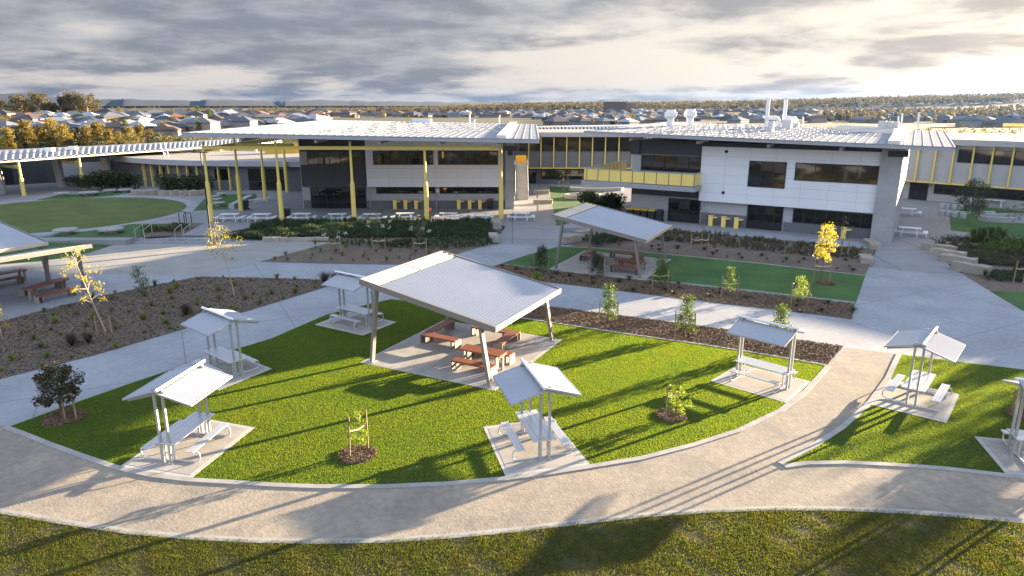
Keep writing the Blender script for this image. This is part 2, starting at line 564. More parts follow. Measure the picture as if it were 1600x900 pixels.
# ------------------------------------------------------------------ ground, terrain, paths
def hgt(x, y):
    """terrain height around the levelled campus"""
    def bump(cx, cy, rx, ry, h):
        return h * math.exp(-((x - cx) / rx) ** 2 - ((y - cy) / ry) ** 2)
    d = math.hypot(x, y - 50)
    k = min(1, max(0, (d - 120) / 120)); k = k * k * (3 - 2 * k)
    def sm(v, a, b):
        t = min(1, max(0, (v - a) / (b - a)))
        return t * t * (3 - 2 * t)
    far = sm(y, 1020, 1260)
    left = sm(x, 150, -450)                      # the valley on the left stays low all the way to the far hills
    z = -5.0 * (1 - far * (1 - left)) - 9.0 * far * left
    z += bump(-270, 540, 190, 165, 7.5)
    z += bump(950, 1250, 380, 420, 12.0) + bump(1250, 1700, 700, 700, 10.0)
    z += 0.6 * math.sin(x * 0.013 + 1.0) * math.sin(y * 0.011)
    return -0.10 + k * z


def axis(lo, hi, fine, coarse, r):
    a, v = [], 0.0
    while v < hi:
        a.append(v); v += fine if abs(v) < r else coarse * (1 + abs(v) / 3000)
    b, v = [], -fine
    while v > lo:
        b.append(v); v -= fine if abs(v) < r else coarse * (1 + abs(v) / 3000)
    return sorted(b) + a


gx, gy = axis(-4600, 4600, 20, 120, 500), axis(-700, 6200, 20, 120, 700)
mb = MB()
mb.v = [Vector((x, y, hgt(x, y))) for y in gy for x in gx]
nx = len(gx)
mb.f = [(j * nx + i, j * nx + i + 1, (j + 1) * nx + i + 1, (j + 1) * nx + i) for j in range(len(gy) - 1) for i in range(nx - 1)]
structure('ground', mb, M['land'], smooth=True)


def ridge(name, pts, depth):
    """a far range of hills: crest heights (px, row) seen at a given distance, built as a solid rolling ridge"""
    V, Fc = [], []
    rows = [(-900, 0.0), (-450, 0.55), (0, 1.0), (500, 0.6), (1000, 0.0)]
    n = 170
    xs = [pts[0][0] + (pts[-1][0] - pts[0][0]) * i / (n - 1) for i in range(n)]
    for dy, k in rows:
        for i, px in enumerate(xs):
            for (x0, y0), (x1, y1) in zip(pts, pts[1:]):
                if x0 <= px <= x1:
                    row = y0 + (y1 - y0) * (px - x0) / (x1 - x0)
                    break
            row += (-3.0 if px < 850 else -1.3) + 0.7 * math.sin(px * 0.043 + 2) + 0.5 * math.sin(px * 0.11) + 0.3 * math.sin(px * 0.27 + 1)
            u, b, c = ray(px, row)
            t = depth / b
            z = max(2, CAM_H + c * t) * k
            V.append((u * t * (depth + dy) / depth, depth + dy + 120 * math.sin(px * 0.05), z - 5))
    for j in range(len(rows) - 1):
        for i in range(n - 1):
            Fc.append((j * n + i, j * n + i + 1, (j + 1) * n + i + 1, (j + 1) * n + i))
    m_ = MB(); m_.add(V, Fc)
    structure(name, m_, M['hill'], smooth=True)


ridge('far_hills', [(-260, 148), (-60, 151), (20, 146), (60, 150), (130, 156), (230, 157.5), (310, 158.5), (330, 158), (420, 159.5), (560, 158.5), (640, 161), (760, 161)], 4300)
ridge('distant_mountain', [(900, 160), (960, 155.5), (985, 154.5), (1010, 157), (1060, 156), (1090, 153.5), (1130, 154), (1160, 155), (1190, 153), (1215, 152.5), (1240, 153.5), (1253, 156), (1262, 160)], 5600)

# paved sheet under the whole lower campus
mb = MB()
mb.sheet([(-95, 3, 0), (95, 3, 0), (95, 56, 0), (60, 66, 0), (-95, 66, 0)])
structure('pavement', mb, M['concrete'])

OUT_KERB = [(-420, 740), (-200, 768), (0, 799), (100, 816), (200, 831), (300, 840), (400, 845), (500, 846.5), (600, 845), (700, 838.5), (800, 829), (900, 817), (1000, 806), (1100, 798.5), (1200, 795), (1300, 795), (1400, 799), (1500, 806), (1600, 815), (1800, 835), (2050, 868)]
LAWN_LOW = [(15, 667), (40, 676), (80, 692), (130, 710), (186, 729), (240, 741), (298, 748), (350, 751), (430, 756), (500, 758.5), (600, 758.5), (700, 754), (790, 746), (860, 737), (923, 727), (1000, 714.5), (1080, 694), (1150, 672), (1215, 641), (1255, 611), (1290, 572)]
LAWN_TOP = [(1200, 556), (1100, 540), (1000, 526), (900, 511), (800, 496), (700, 481), (645, 472.5), (612, 468), (560, 480), (510, 492), (425, 529), (300, 567), (200, 601), (120, 629)]
RL_LEFT = [(1409, 554), (1392, 592), (1365, 630), (1320, 671), (1275, 700), (1222, 727)]
RL_LOW = [(1222, 727), (1260, 722), (1320, 721), (1400, 725), (1480, 731), (1560, 740), (1640, 750), (1800, 770)]

# gravel path ring
grav = OUT_KERB + [(2000, 800), (1800, 772)] + RL_LOW[::-1][1:] + RL_LEFT[::-1][1:] + [(1322, 543)] + LAWN_LOW[::-1] + [(-150, 640), (-420, 640)]
mb = MB(); mb.sheet(GP(grav, 0.006))
structure('gravel_path', mb, M['gravel'])

# rough foreground grass
okw = GP(OUT_KERB)
rough_poly = [(p.x, p.y) for p in okw] + [(70, 12), (70, -25), (-70, -25), (-70, 20)]
mb = MB(); mb.sheet([(x, y, 0.006) for x, y in rough_poly])
structure('rough_grass_ground', mb, M['rough'])
lawn_poly = [(p.x, p.y) for p in GP(LAWN_LOW + LAWN_TOP)]
mb = MB(); mb.prism(lawn_poly, -0.02, 0.018)
structure('lawn_ground', mb, M['turf'])
rl_poly = [(p.x, p.y) for p in GP(RL_LEFT + RL_LOW[1:] + [(1950, 640), (1700, 588), (1600, 578), (1500, 566)])]
mb = MB(); mb.prism(rl_poly, -0.02, 0.018)
structure('side_lawn_ground', mb, M['turf'])
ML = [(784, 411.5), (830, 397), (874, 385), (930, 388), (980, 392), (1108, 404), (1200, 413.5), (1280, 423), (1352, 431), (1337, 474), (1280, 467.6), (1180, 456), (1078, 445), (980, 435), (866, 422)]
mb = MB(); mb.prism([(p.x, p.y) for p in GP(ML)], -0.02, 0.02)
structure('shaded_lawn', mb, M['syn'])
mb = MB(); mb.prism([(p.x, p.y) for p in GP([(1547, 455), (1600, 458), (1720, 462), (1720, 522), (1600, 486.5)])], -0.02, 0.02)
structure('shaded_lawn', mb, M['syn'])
# granite plaza
DGP = [(195, 376), (330, 377), (420, 376), (520, 376), (480, 388.5), (393, 411), (312, 430.5), (180, 428.5), (60, 426), (-200, 424), (-200, 408), (60, 408), (138, 395)]
mb = MB(); mb.sheet(GP(DGP, 0.006))
structure('granite_plaza', mb, M['dg'])


def kerb(name, px, w=0.2, z1=0.05, side=0, z=0.0):
    m_ = MB(); m_.strip(GP(px, z), w, z - 0.03, z + z1, side)
    return structure(name, m_, M['kerb'])


kerb('path_kerb', OUT_KERB, 0.22, 0.022)
kerb('lawn_kerb', LAWN_LOW, 0.22, 0.045, -1)
kerb('lawn_kerb', [(1290, 572)] + LAWN_TOP[:9], 0.14, 0.045, -1)
kerb('lawn_kerb', RL_LEFT, 0.22, 0.045, -1)
kerb('lawn_kerb', RL_LOW, 0.22, 0.045, -1)
kerb('lawn_kerb', [ML[-i] for i in range(1, 7)] + [], 0.16, 0.05, 1)
kerb('lawn_kerb', ML[2:9], 0.12, 0.05, 0)

# garden beds
BED_LEFT = [(-120, 528), (0, 503), (60, 487), (100, 477), (180, 458), (240, 446), (312, 432.5), (410, 434.5), (500, 437), (548, 440), (510, 448), (400, 482), (287, 514), (147, 555), (0, 592), (-120, 622)]
BED_LOW = [(766, 417.5), (784, 412.5), (866, 423), (980, 436), (1078, 446), (1180, 457), (1280, 468.6), (1336, 475), (1331, 499), (1280, 492), (1131, 474.6), (964, 454), (844, 439.5), (800, 428)]
BED_MID = [(780, 480), (837, 477), (900, 484), (1000, 497), (1151, 517), (1318, 541.5), (1291, 571), (1200, 555), (1100, 539), (1000, 525), (900, 510), (800, 495)]
for nm, poly in (('garden_bed', BED_LEFT), ('garden_bed', BED_LOW), ('garden_bed', BED_MID)):
    mb = MB(); mb.sheet(GP(poly, 0.014))
    structure(nm, mb, M['mulch'])
# sloping beds between the lawns and the terrace
BED_UP_LOW = [(405, 409), (480, 411), (551, 412.6), (614, 413.5), (650, 412), (705, 400), (762, 382)]
BED_UP_TOP = [(768, 347.5), (600, 348.5), (412, 349.5), (345, 366)]
mb = MB(); mb.sheet(GP(BED_UP_LOW, 0.014) + GP(BED_UP_TOP, TZ - 0.02) + GP([(520, 378)], 0.05))
structure('sloping_bed', mb, M['mulch'])
BED_R_LOW = [(888, 385), (930, 387), (980, 391), (1108, 403), (1200, 412.5), (1280, 422), (1351, 430)]
BED_R_TOP = [(1368, 390), (1350, 388.5), (1259, 378.5), (1169, 370.5), (1040, 358.5), (960, 357)]
mb = MB(); mb.sheet(GP(BED_R_LOW, 0.014) + GP(BED_R_TOP, TZ - 0.02))
structure('sloping_bed', mb, M['mulch'])
mb = MB(); mb.sheet(GP([(1511, 432.5), (1547, 454.5), (1600, 457), (1720, 461), (1900, 470)], 0.014) + GP([(1900, 395), (1700, 381), (1600, 379), (1500, 378), (1462, 378)], TZ - 0.02))
structure('sloping_bed', mb, M['mulch'])
# grass bank on the left
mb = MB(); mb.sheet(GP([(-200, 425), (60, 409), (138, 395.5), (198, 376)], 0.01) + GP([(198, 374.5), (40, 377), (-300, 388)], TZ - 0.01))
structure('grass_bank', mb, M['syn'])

# terrace slab
edge = GP([(-500, 394), (-300, 389), (40, 377), (200, 374.5), (222, 368), (337, 368), (412, 349), (768, 347), (790, 353.5), (874, 355.5), (925, 357.5), (1040, 358), (1169, 370), (1259, 378), (1350, 388), (1372, 386), (1455, 395), (1462, 377), (1700, 380), (2300, 392)], TZ)
mb = MB(); mb.prism([(p.x, p.y) for p in edge] + [(110, 102), (40, 106), (10, 108), (-20, 128), (-110, 128)], -0.12, TZ)
structure('terrace', mb, M['terrace'])


def ramp(top, mid, bot, name='entry_ramp'):
    m_ = MB()
    a, b = GP(top, TZ), GP(bot, 0.008)
    q0, q1 = [a[i].lerp(b[i], 0.46) for i in (0, 1)], [a[i].lerp(b[i], 0.60) for i in (0, 1)]
    for q in q0: q.z = TZ * 0.62
    for q in q1: q.z = TZ * 0.28
    m_.add([a[0], a[1], q0[1], q0[0], q1[1], q1[0], b[1], b[0]], [(3, 2, 1, 0), (5, 4, 2, 3), (7, 6, 4, 5)])
    structure(name, m_, M['terrace'])


ramp([(790, 353.5), (876, 355.5)], None, [(774, 380.5), (876, 382.5)])
ramp([(1372, 386), (1455, 395)], None, [(1356, 417), (1511, 432.5)])
# broad steps on the left
mb = MB()
s0, s1 = G(222, 368, TZ), G(337, 368, TZ)
mb.box((s0.x + s1.x) / 2 - 0.3, s0.y - 0.45, 0.15, s1.x - s0.x + 0.8, 0.8, 0.3)
mb.box((s0.x + s1.x) / 2 - 0.6, s0.y - 1.0, 0.075, s1.x - s0.x + 1.6, 0.6, 0.15)
structure('broad_steps', mb, M['concrete'])

# oval lawn with its ring path, turf pockets
OC = Vector((-47.0, 70.2, 0)); ORAD = 12.2
circ = lambda r, n=64, a0=0, a1=360: [(OC.x + r * math.cos(R(a0 + (a1 - a0) * i / n)), OC.y + r * math.sin(R(a0 + (a1 - a0) * i / n))) for i in range(n + (a1 - a0 < 360))]
mb = MB(); mb.prism(circ(ORAD + 1.25), TZ - 0.02, TZ + 0.012); structure('ring_path', mb, M['concrete'])
mb = MB(); mb.prism(circ(ORAD), TZ - 0.02, TZ + 0.03); structure('oval_lawn', mb, M['oval'])
for i, poly in enumerate([
    [(55, 313), (82, 307), (130, 302.5), (205, 297.5), (212, 300), (170, 307), (110, 311)],
    [(302, 329), (318, 312), (330, 304), (400, 303), (402, 308), (362, 327)],
    [(60, 371), (140, 361), (206, 350), (285, 349.5), (240, 364), (210, 371)],
    [(858, 292), (955, 293), (925, 312), (905, 345), (877, 352), (868, 352)],
    [(1483, 330), (1560, 337), (1720, 352), (1720, 374), (1600, 372), (1486, 360)],
    [(1478, 316), (1500, 320), (1720, 342), (1720, 348), (1555, 334), (1482, 327)]]):
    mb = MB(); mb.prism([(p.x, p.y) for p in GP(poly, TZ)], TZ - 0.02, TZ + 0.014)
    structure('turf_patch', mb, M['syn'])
mb = MB(); mb.prism([(p.x, p.y) for p in GP([(222, 371), (262, 349), (318, 349), (285, 367)], TZ)], TZ - 0.02, TZ + 0.02); structure('garden_bed', mb, M['mulch'])
for poly in ([(840, 290), (857, 290), (869, 353), (842, 353)], [(1452, 322), (1478, 326), (1484, 360), (1494, 372), (1462, 375), (1453, 372)]):
    mb = MB(); mb.prism([(p.x, p.y) for p in GP(poly, TZ)], TZ - 0.02, TZ + 0.03); structure('pebble_bed', mb, M['pebble'])
# pale front strip along the terrace edge by the school
for poly in ([(338, 366), (413, 352), (412, 349.3), (337, 367.5)], [(412, 352), (768, 350), (768, 347.2), (412, 349.2)],
             [(1043, 346), (1366, 381), (1372, 385.5), (1350, 387.6), (1259, 377.6), (1169, 369.6), (1040, 357.6), (985, 357), (890, 352), (990, 345.5)]):
    mb = MB(); mb.prism([(p.x, p.y) for p in GP(poly, TZ)], TZ - 0.02, TZ + 0.006); structure('terrace_edge_strip', mb, M['concrete'])
mb = MB(); mb.prism([(150, 205), (420, 175), (420, 250), (150, 255)], -0.3, -0.02)
mb2 = MB(); mb2.sheet([(78, 150, 0.12), (300, 170, 0.4), (360, 250, 0.6), (110, 232, 0.5)])
structure('dry_field', mb2, M['field'])

# shelter pads (border strip a touch proud of the slab)
PADS = {}


def pad(key, px, z=0.0):
    P4 = GP(px, z)
    PADS[key] = [(p.x, p.y) for p in P4]
    c = sum(P4, Vector()) / len(P4)
    m_ = MB(); m_.prism([(p.x, p.y) for p in P4], z - 0.02, z + 0.034)
    structure('shelter_pad_edge', m_, M['pad_edge'])
    inn = [c + (p - c) * (1 - 0.16 / max(0.5, (p - c).length) * 1.4) for p in P4]
    m_ = MB(); m_.prism([(p.x, p.y) for p in inn], z - 0.02, z + 0.039)
    structure('shelter_pad', m_, M['pad'])


def quad_from(c, ax, hw, hl):
    """pad corners from a centre, axis direction and half sizes"""
    c, ax = Vector(c), Vector(ax).normalized()
    s = Vector((ax.y, -ax.x, 0))
    return [c - ax * hl - s * hw, c - ax * hl + s * hw, c + ax * hl + s * hw, c + ax * hl - s * hw]

# small shelters: key -> near post pair, far post pair (or axis), raised roof side, pad corners
SH = {
    'front left': ((262.5, 725), (329, 671.5), -1, [(186, 731), (298, 749), (398, 669), (303, 652)]),
    'front right': ((851, 720), (820, 671), 1, [(755, 668), (790, 746), (923, 728), (862, 654)]),
    'back left': ((374, 589), (323.5, 565), 1, [(342, 611), (425, 577), (350, 548), (272, 577)]),
    'far left': ((580.5, 510), (533, 498), 1, [(492, 508), (567, 525), (620, 504), (545, 488)]),
    'right tip': ((1231, 608), (1150, 585), 1, [(1110, 596), (1231, 631), (1267, 597), (1155, 570)]),
    'side lawn': ((1422, 636.5), (1448, 598), -1, [(1357, 632), (1479, 662), (1499, 617), (1389, 593)]),
    'frame edge': ((1577, 711), None, 1, [(1522, 683), (1571, 741), (1700, 757), (1640, 694)]),
}
for k, s in SH.items():
    pad(k, s[3])
BSC, BSA = Vector((-2.2, 30.9, 0)), -27.0
MSC = sum(GP([(864, 421), (1008, 438), (1044, 406), (912, 392)]), Vector()) / 4
for nm, c in (('big', BSC), ('second', MSC)):
    ca, sa = math.cos(R(BSA)), math.sin(R(BSA))
    P4 = [Vector((c.x + ca * a - sa * b, c.y + sa * a + ca * b, 0)) for a, b in ((-3.5, -3.55), (3.5, -3.55), (3.5, 3.5), (-3.5, 3.5))]
    PADS[nm] = [(p.x, p.y) for p in P4]
    mb = MB(); mb.prism(PADS[nm], -0.02, 0.034); structure('shelter_pad_edge', mb, M['pad_edge'])
    mb = MB(); mb.prism([((p.x - c.x) * 0.975 + c.x, (p.y - c.y) * 0.975 + c.y) for p in P4], -0.02, 0.039); structure('shelter_pad', mb, M['pad'])

RINGS = [((100, 654), 0.72), ((559, 711), 0.62), ((1049, 650), 0.60), ((1598, 650), 0.55), ((1290, 443), 0.6)]
RING_W = []
for (px, py), r in RINGS:
    c = G(px, py)
    RING_W.append((c.x, c.y, r))
    pts = [(c.x + r * (1 + 0.06 * math.sin(3 * a + px)) * math.cos(a), c.y + r * (1 + 0.06 * math.sin(2 * a + px)) * math.sin(a)) for a in [2 * math.pi * i / 26 for i in range(26)]]
    mb = MB(); mb.prism(pts, -0.02, 0.045)
    structure('mulch_ring', mb, M['mulch'])


# ------------------------------------------------------------------ grass and loose cover
def inside(P, poly):
    x, y = P[:, 0], P[:, 1]
    r = np.zeros(len(P), bool)
    n = len(poly)
    for i in range(n):
        x0, y0 = poly[i][:2]; x1, y1 = poly[(i + 1) % n][:2]
        c = ((y0 > y) != (y1 > y)) & (x < (x1 - x0) * (y - y0) / ((y1 - y0) or 1e-9) + x0)
        r ^= c
    return r


def scatter(poly, n, holes=(), circles=(), dens_near=None):
    xs, ys = [p[0] for p in poly], [p[1] for p in poly]
    P = np.column_stack([NR.uniform(min(xs), max(xs), n), NR.uniform(min(ys), max(ys), n)])
    k = inside(P, poly)
    for h in holes:
        k &= ~inside(P, h)
    for cx, cy, r in circles:
        k &= (P[:, 0] - cx) ** 2 + (P[:, 1] - cy) ** 2 > r * r
    return P[k]


def blades(P, z, h0, h1, w, lean):
    n = len(P)
    a = NR.uniform(0, 2 * np.pi, n)
    h = NR.uniform(h0, h1, n)
    la, lr = NR.uniform(0, 2 * np.pi, n), NR.uniform(0, lean, n) * h
    V = np.zeros((n, 3, 3), np.float32)
    V[:, 0, 0] = P[:, 0] - np.cos(a) * w; V[:, 0, 1] = P[:, 1] - np.sin(a) * w; V[:, 0, 2] = z
    V[:, 1, 0] = P[:, 0] + np.cos(a) * w; V[:, 1, 1] = P[:, 1] + np.sin(a) * w; V[:, 1, 2] = z
    V[:, 2, 0] = P[:, 0] + np.cos(la) * lr; V[:, 2, 1] = P[:, 1] + np.sin(la) * lr; V[:, 2, 2] = z + h
    return V


pads = list(PADS.values())
P = scatter(lawn_poly, 1700000, pads, RING_W)
tag(np_mesh('lawn_grass', blades(P, 0.016, 0.014, 0.034, 0.008, 0.7), M['blade']), 'short bright green turf of the fan shaped lawn', 'grass', kind='stuff')
P = scatter(rl_poly, 480000, pads, RING_W)
tag(np_mesh('side_lawn_grass', blades(P, 0.016, 0.014, 0.034, 0.008, 0.7), M['blade']), 'short bright green turf of the lawn at the right', 'grass', kind='stuff')
vis_rough = [(p.x, p.y) for p in okw] + [(14, 9.5), (-14, 9.5)]
P = scatter(vis_rough, 900000)
sc_ = np.sin(P[:, 0] * 2.1 + 1.3 * np.sin(P[:, 1] * 1.7)) + np.sin(P[:, 1] * 3.3 + 1.1 * np.sin(P[:, 0] * 2.7)) + np.sin(P[:, 0] * 5.7 + P[:, 1] * 4.3)
P = P[NR.uniform(-3.4, 0.9, len(P)) < sc_]
V = blades(P, 0.003, 0.02, 0.07, 0.011, 1.3)
tag(np_mesh('rough_grass', V, M['rblade']), 'rough olive and straw coloured grass along the front of the photo', 'grass', kind='stuff')


def chips(name, poly, n, m, z, label, size=0.045, holes=(), lift=0.03):
    P_ = scatter(poly, n, holes)
    k = len(P_)
    a, t = NR.uniform(0, 2 * np.pi, k), NR.uniform(-0.9, 0.9, k)
    L, W = NR.uniform(0.5, 1.5, k) * size, NR.uniform(0.25, 0.6, k) * size
    d = np.column_stack([np.cos(a), np.sin(a), t * 0.8]) * L[:, None]
    s = np.column_stack([-np.sin(a), np.cos(a), NR.uniform(-0.6, 0.6, k)]) * W[:, None]
    c = np.column_stack([P_, z + NR.uniform(0.01, lift, k)])
    tag(np_mesh(name, np.stack([c - d - s, c + d - s, c + d + s, c - d + s], 1), m), label, 'mulch', kind='stuff')


xy = lambda px, z=0.0: [(p.x, p.y) for p in GP(px, z)]
chips('bark_chips', xy(BED_MID), 60000, M['chips'], 0.015, 'orange brown bark chips of the sunlit garden bed')
chips('bark_chips', xy(BED_LOW), 60000, M['chips'], 0.015, 'brown bark chips of the bed under the shaded lawn')
chips('mulch_chips', xy(BED_LEFT), 90000, M['greychips'], 0.015, 'grey brown mulch of the large bed at left')
for cx, cy, r in RING_W:
    P_ = [(cx + r * math.cos(t * 0.3), cy + r * math.sin(t * 0.3)) for t in range(21)]
    chips('ring_chips', P_, 2200, M['chips'], 0.046, 'brown bark chips ringing a young tree', 0.04)


# ------------------------------------------------------------------ foliage builders
def leaf_quads(C, size, r, flat=0.0, asp=0.45):
    C = np.asarray(C, np.float32)
    n = len(C)
    d = r.normal(size=(n, 3)); d[:, 2] *= (1 - flat); d /= np.linalg.norm(d, axis=1)[:, None] + 1e-9
    q = r.normal(size=(n, 3)); s = np.cross(d, q); s /= np.linalg.norm(s, axis=1)[:, None] + 1e-9
    L = (size * r.uniform(0.6, 1.35, n))[:, None]
    d, s = d * L * 0.5, s * L * asp * 0.5
    return np.stack([C - d, C + s, C + d, C - s], 1)


def blob(r, n, c, rad, shell=0.5):
    v = r.normal(size=(n, 3)); v /= np.linalg.norm(v, axis=1)[:, None]
    k = r.uniform(0, 1, n) ** shell
    return np.asarray(c)[None] + v * k[:, None] * np.asarray(rad)[None]


def sapling(name, label, cat, base, top_py, width, lo, leaf, n=300, size=0.13, trunk='trunk', seed=1, lean=0.0, clusters=14, z=0.0, group=None, tr=0.03, taper=0.75, cl=0.20, spire=False):
    n, size = int(n * 1.9), size * 0.72
    """young tree: stem, side branches and separate leaf clusters; lo = where the crown starts as a share of the height"""
    b = G(base[0], base[1], z)
    h = zat(top_py, b.x, b.y) - z
    root = thing(name, label, cat, b, group=group)
    r = np.random.default_rng(seed)
    m_ = MB()
    bend = r.uniform(-0.06, 0.06)
    stem = lambda t: Vector((lean * t + bend * math.sin(t * 5), 0.05 * math.sin(t * 4 + seed), h * t))
    m_.tube([stem(t / 7) for t in range(8)], [tr * (1 - 0.8 * t / 7) for t in range(8)], 6)
    pts = []
    for i in range(clusters):
        t = lo + (1 - lo) * (i + r.uniform(0.1, 0.9)) / clusters
        rel = (t - lo) / (1 - lo)
        prof = (1 - taper * rel) if spire else math.sin(math.pi * (0.15 + 0.8 * rel)) ** 0.7
        a = i * 2.4 + r.uniform(-0.5, 0.5)
        w = width * 0.5 * prof * r.uniform(0.45, 1.0)
        s0 = stem(t * 0.93)
        tip = s0 + Vector((math.cos(a) * w, math.sin(a) * w, 0.10 * h * (0.4 + r.uniform(0, 0.6)) * (1 - rel * 0.6)))
        m_.tube([s0, s0.lerp(tip, 0.55) + Vector((0, 0, 0.03)), tip], [tr * 0.42, tr * 0.3, tr * 0.12], 4)
        k = int(n / clusters * r.uniform(0.5, 1.5))
        rad = cl * width * r.uniform(0.7, 1.25)
        pts.append(blob(r, max(4, k), tip, (rad, rad, rad * 0.9)))
    m_.build('trunk', M[trunk], root)
    np_mesh('crown', leaf_quads(np.vstack(pts), size, r), M[leaf], root)
    return root


def stakes(label, base, offs, h=1.25, z=0.0, tie=True, group='stakes round the young trees'):
    b = G(base[0], base[1], z)
    root = thing('stake_frame', label, 'tree stakes', b, group=group)
    tops = []
    for dx, dy in offs:
        m_ = MB()
        l = rng.uniform(-0.05, 0.05)
        m_.beam((dx, dy, -0.05), (dx + l, dy, h * rng.uniform(0.93, 1.07)), 0.05, 0.05, (0, 1, 0))
        m_.build('stake', M['stake'], root)
        tops.append(Vector((dx + l * 0.6, dy, h * 0.68)))
    if tie and len(tops) > 1:
        m_ = MB()
        for a, b_ in zip(tops, tops[1:]):
            mid = a.lerp(b_, 0.5) - Vector((0, 0, 0.08))
            m_.beam(a, mid, 0.012, 0.05); m_.beam(mid, b_, 0.012, 0.05)
        m_.build('tie', M['batten'], root)
    return root


# ------------------------------------------------------------------ small picnic shelters and tables
def ribbed_panel(p0, p1, q0, q1, n, amp):
    """sheet from ridge edge p0-p1 to eave edge q0-q1 with n ribs running down the slope"""
    m_ = MB()
    p0, p1, q0, q1 = map(Vector, (p0, p1, q0, q1))
    up = (p1 - p0).cross(q0 - p0).normalized()
    if up.z < 0: up = -up
    k = 4 * n
    for i in range(k + 1):
        t = i / k
        o = amp if i % 4 in (1, 2) else 0.0
        a, b = p0.lerp(p1, t), q0.lerp(q1, t)
        m_.v += [a + up * o, b + up * o, a + up * (o - 0.02), b + up * (o - 0.02)]
    for i in range(k):
        a, b = 4 * i, 4 * i + 4
        m_.f += [(a, a + 1, b + 1, b), (a + 2, b + 2, b + 3, a + 3), (a + 1, a + 3, b + 3, b + 1), (a, b, b + 2, a + 2)]
    m_.f += [(0, 2, 3, 1), (4 * k, 4 * k + 1, 4 * k + 3, 4 * k + 2)]
    return m_


def small_shelter(hi):
    root = thing('picnic_shelter', 'x', 'shelter')
    for y in (-1.1, 1.1):
        for x in (-0.15, 0.15):
            m_ = MB()
            m_.box(x, y, 1.31, 0.075, 0.075, 2.62)
            m_.box(x, y, 0.008, 0.16, 0.14, 0.016)
            m_.build('post', M['steel'], root)
        m_ = MB()
        m_.beam((-0.22, y, 2.50), (0.22, y, 2.50), 0.05, 0.12)
        m_.beam((-0.05, y, 2.46), (-1.10, y, 2.16), 0.04, 0.06)
        m_.beam((0.05, y, 2.46), (1.10, y, 2.16), 0.04, 0.06)
        m_.build('rafter', M['steel'], root)
    for s in (-1, 1):
        zr = 2.64 if s == hi else 2.52
        ze = 2.24 if s == hi else 2.18
        x0 = -0.10 * s if s == hi else 0.04 * s
        m_ = ribbed_panel((x0, -1.21, zr), (x0, 1.21, zr), (s * 1.19, -1.21, ze), (s * 1.19, 1.21, ze), 20, 0.013)
        m_.beam((s * 1.19, -1.22, ze - 0.005), (s * 1.19, 1.22, ze - 0.005), 0.03, 0.055)
        for y in (-1.22, 1.22):
            m_.beam((x0, y, zr - 0.01), (s * 1.19, y, ze - 0.01), 0.03, 0.055)
        m_.build('roof_panel', M['roof'], root)
    m_ = MB()
    m_.tube([(-0.12 * hi, -1.34, 2.665), (-0.12 * hi, 1.34, 2.665)], 0.05, 8)
    m_.build('ridge_rail', M['whitemetal'], root)
    return root


def long_slats(mb, x0, x1, y0, y1, z, n, th=0.03, gap=0.012):
    w = (x1 - x0 - gap * (n - 1)) / n
    for i in range(n):
        mb.obox((x0 + i * (w + gap), y0, z - th), (w, 0, 0), (0, y1 - y0, 0), (0, 0, th))


def small_table():
    root = thing('picnic_table', 'x', 'picnic table')
    m_ = MB(); long_slats(m_, -0.40, 0.40, -1.16, 1.16, 0.745, 4, 0.04)
    m_.build('table_top', M['alu'], root)
    for s in (-1, 1):
        m_ = MB(); long_slats(m_, min(s * 0.66, s * 0.95), max(s * 0.66, s * 0.95), -1.08, 1.08, 0.45, 3, 0.035)
        m_.build('bench_seat', M['alu'], root)
    for y in (-0.92, 0.92):
        m_ = MB()
        half = [(0.70, 0.41), (0.90, 0.405), (1.02, 0.36), (1.06, 0.26), (1.05, 0.14), (1.0, 0.05), (0.90, 0.03), (0.45, 0.03)]
        path = [(-x, y, z) for x, z in half] + [(x, y, z) for x, z in reversed(half)]
        m_.tube(path, 0.026, 8)
        m_.build('tube_frame', M['alu'], root)
        m_ = MB()
        for x in (-0.15, 0.15):
            m_.beam((x, y, 0.03), (x, y, 0.70), 0.05, 0.05, (0, 1, 0))
        m_.beam((-0.38, y, 0.685), (0.38, y, 0.685), 0.05, 0.045)
        m_.build('table_support', M['alu'], root)
    return root


proto_s = {1: small_shelter(1), -1: small_shelter(-1)}
proto_t = small_table()
S_LAB = {
    'front left': ('small picnic shelter by the front left kerb, its ribbed roof side brightly sunlit', 'grey slatted picnic table on the front left pad beside the gravel path'),
    'front right': ('small picnic shelter by the front kerb, right of the sapling in its mulch ring', 'blue grey slatted picnic table on the front pad nearest the middle of the gravel path'),
    'back left': ('small picnic shelter behind the front left one, beside the pale concrete path', 'slatted picnic table half in shade beside the pale concrete path at left'),
    'far left': ('small picnic shelter behind the raised louvred end of the large shelter', 'white slatted picnic table behind the leaning post of the large shelter'),
    'right tip': ('small picnic shelter at the right tip of the fan lawn beside the bark bed', 'pale slatted picnic table at the right tip of the fan lawn'),
    'side lawn': ('small picnic shelter standing alone on the lawn right of the gravel path', 'picnic table with brightly sunlit white slats on the lawn right of the gravel path'),
    'frame edge': ('small picnic shelter cut off by the right edge of the photo', 'white picnic table cut off by the right edge of the photo'),
}
used_s = {1: False, -1: False}
first_t = True
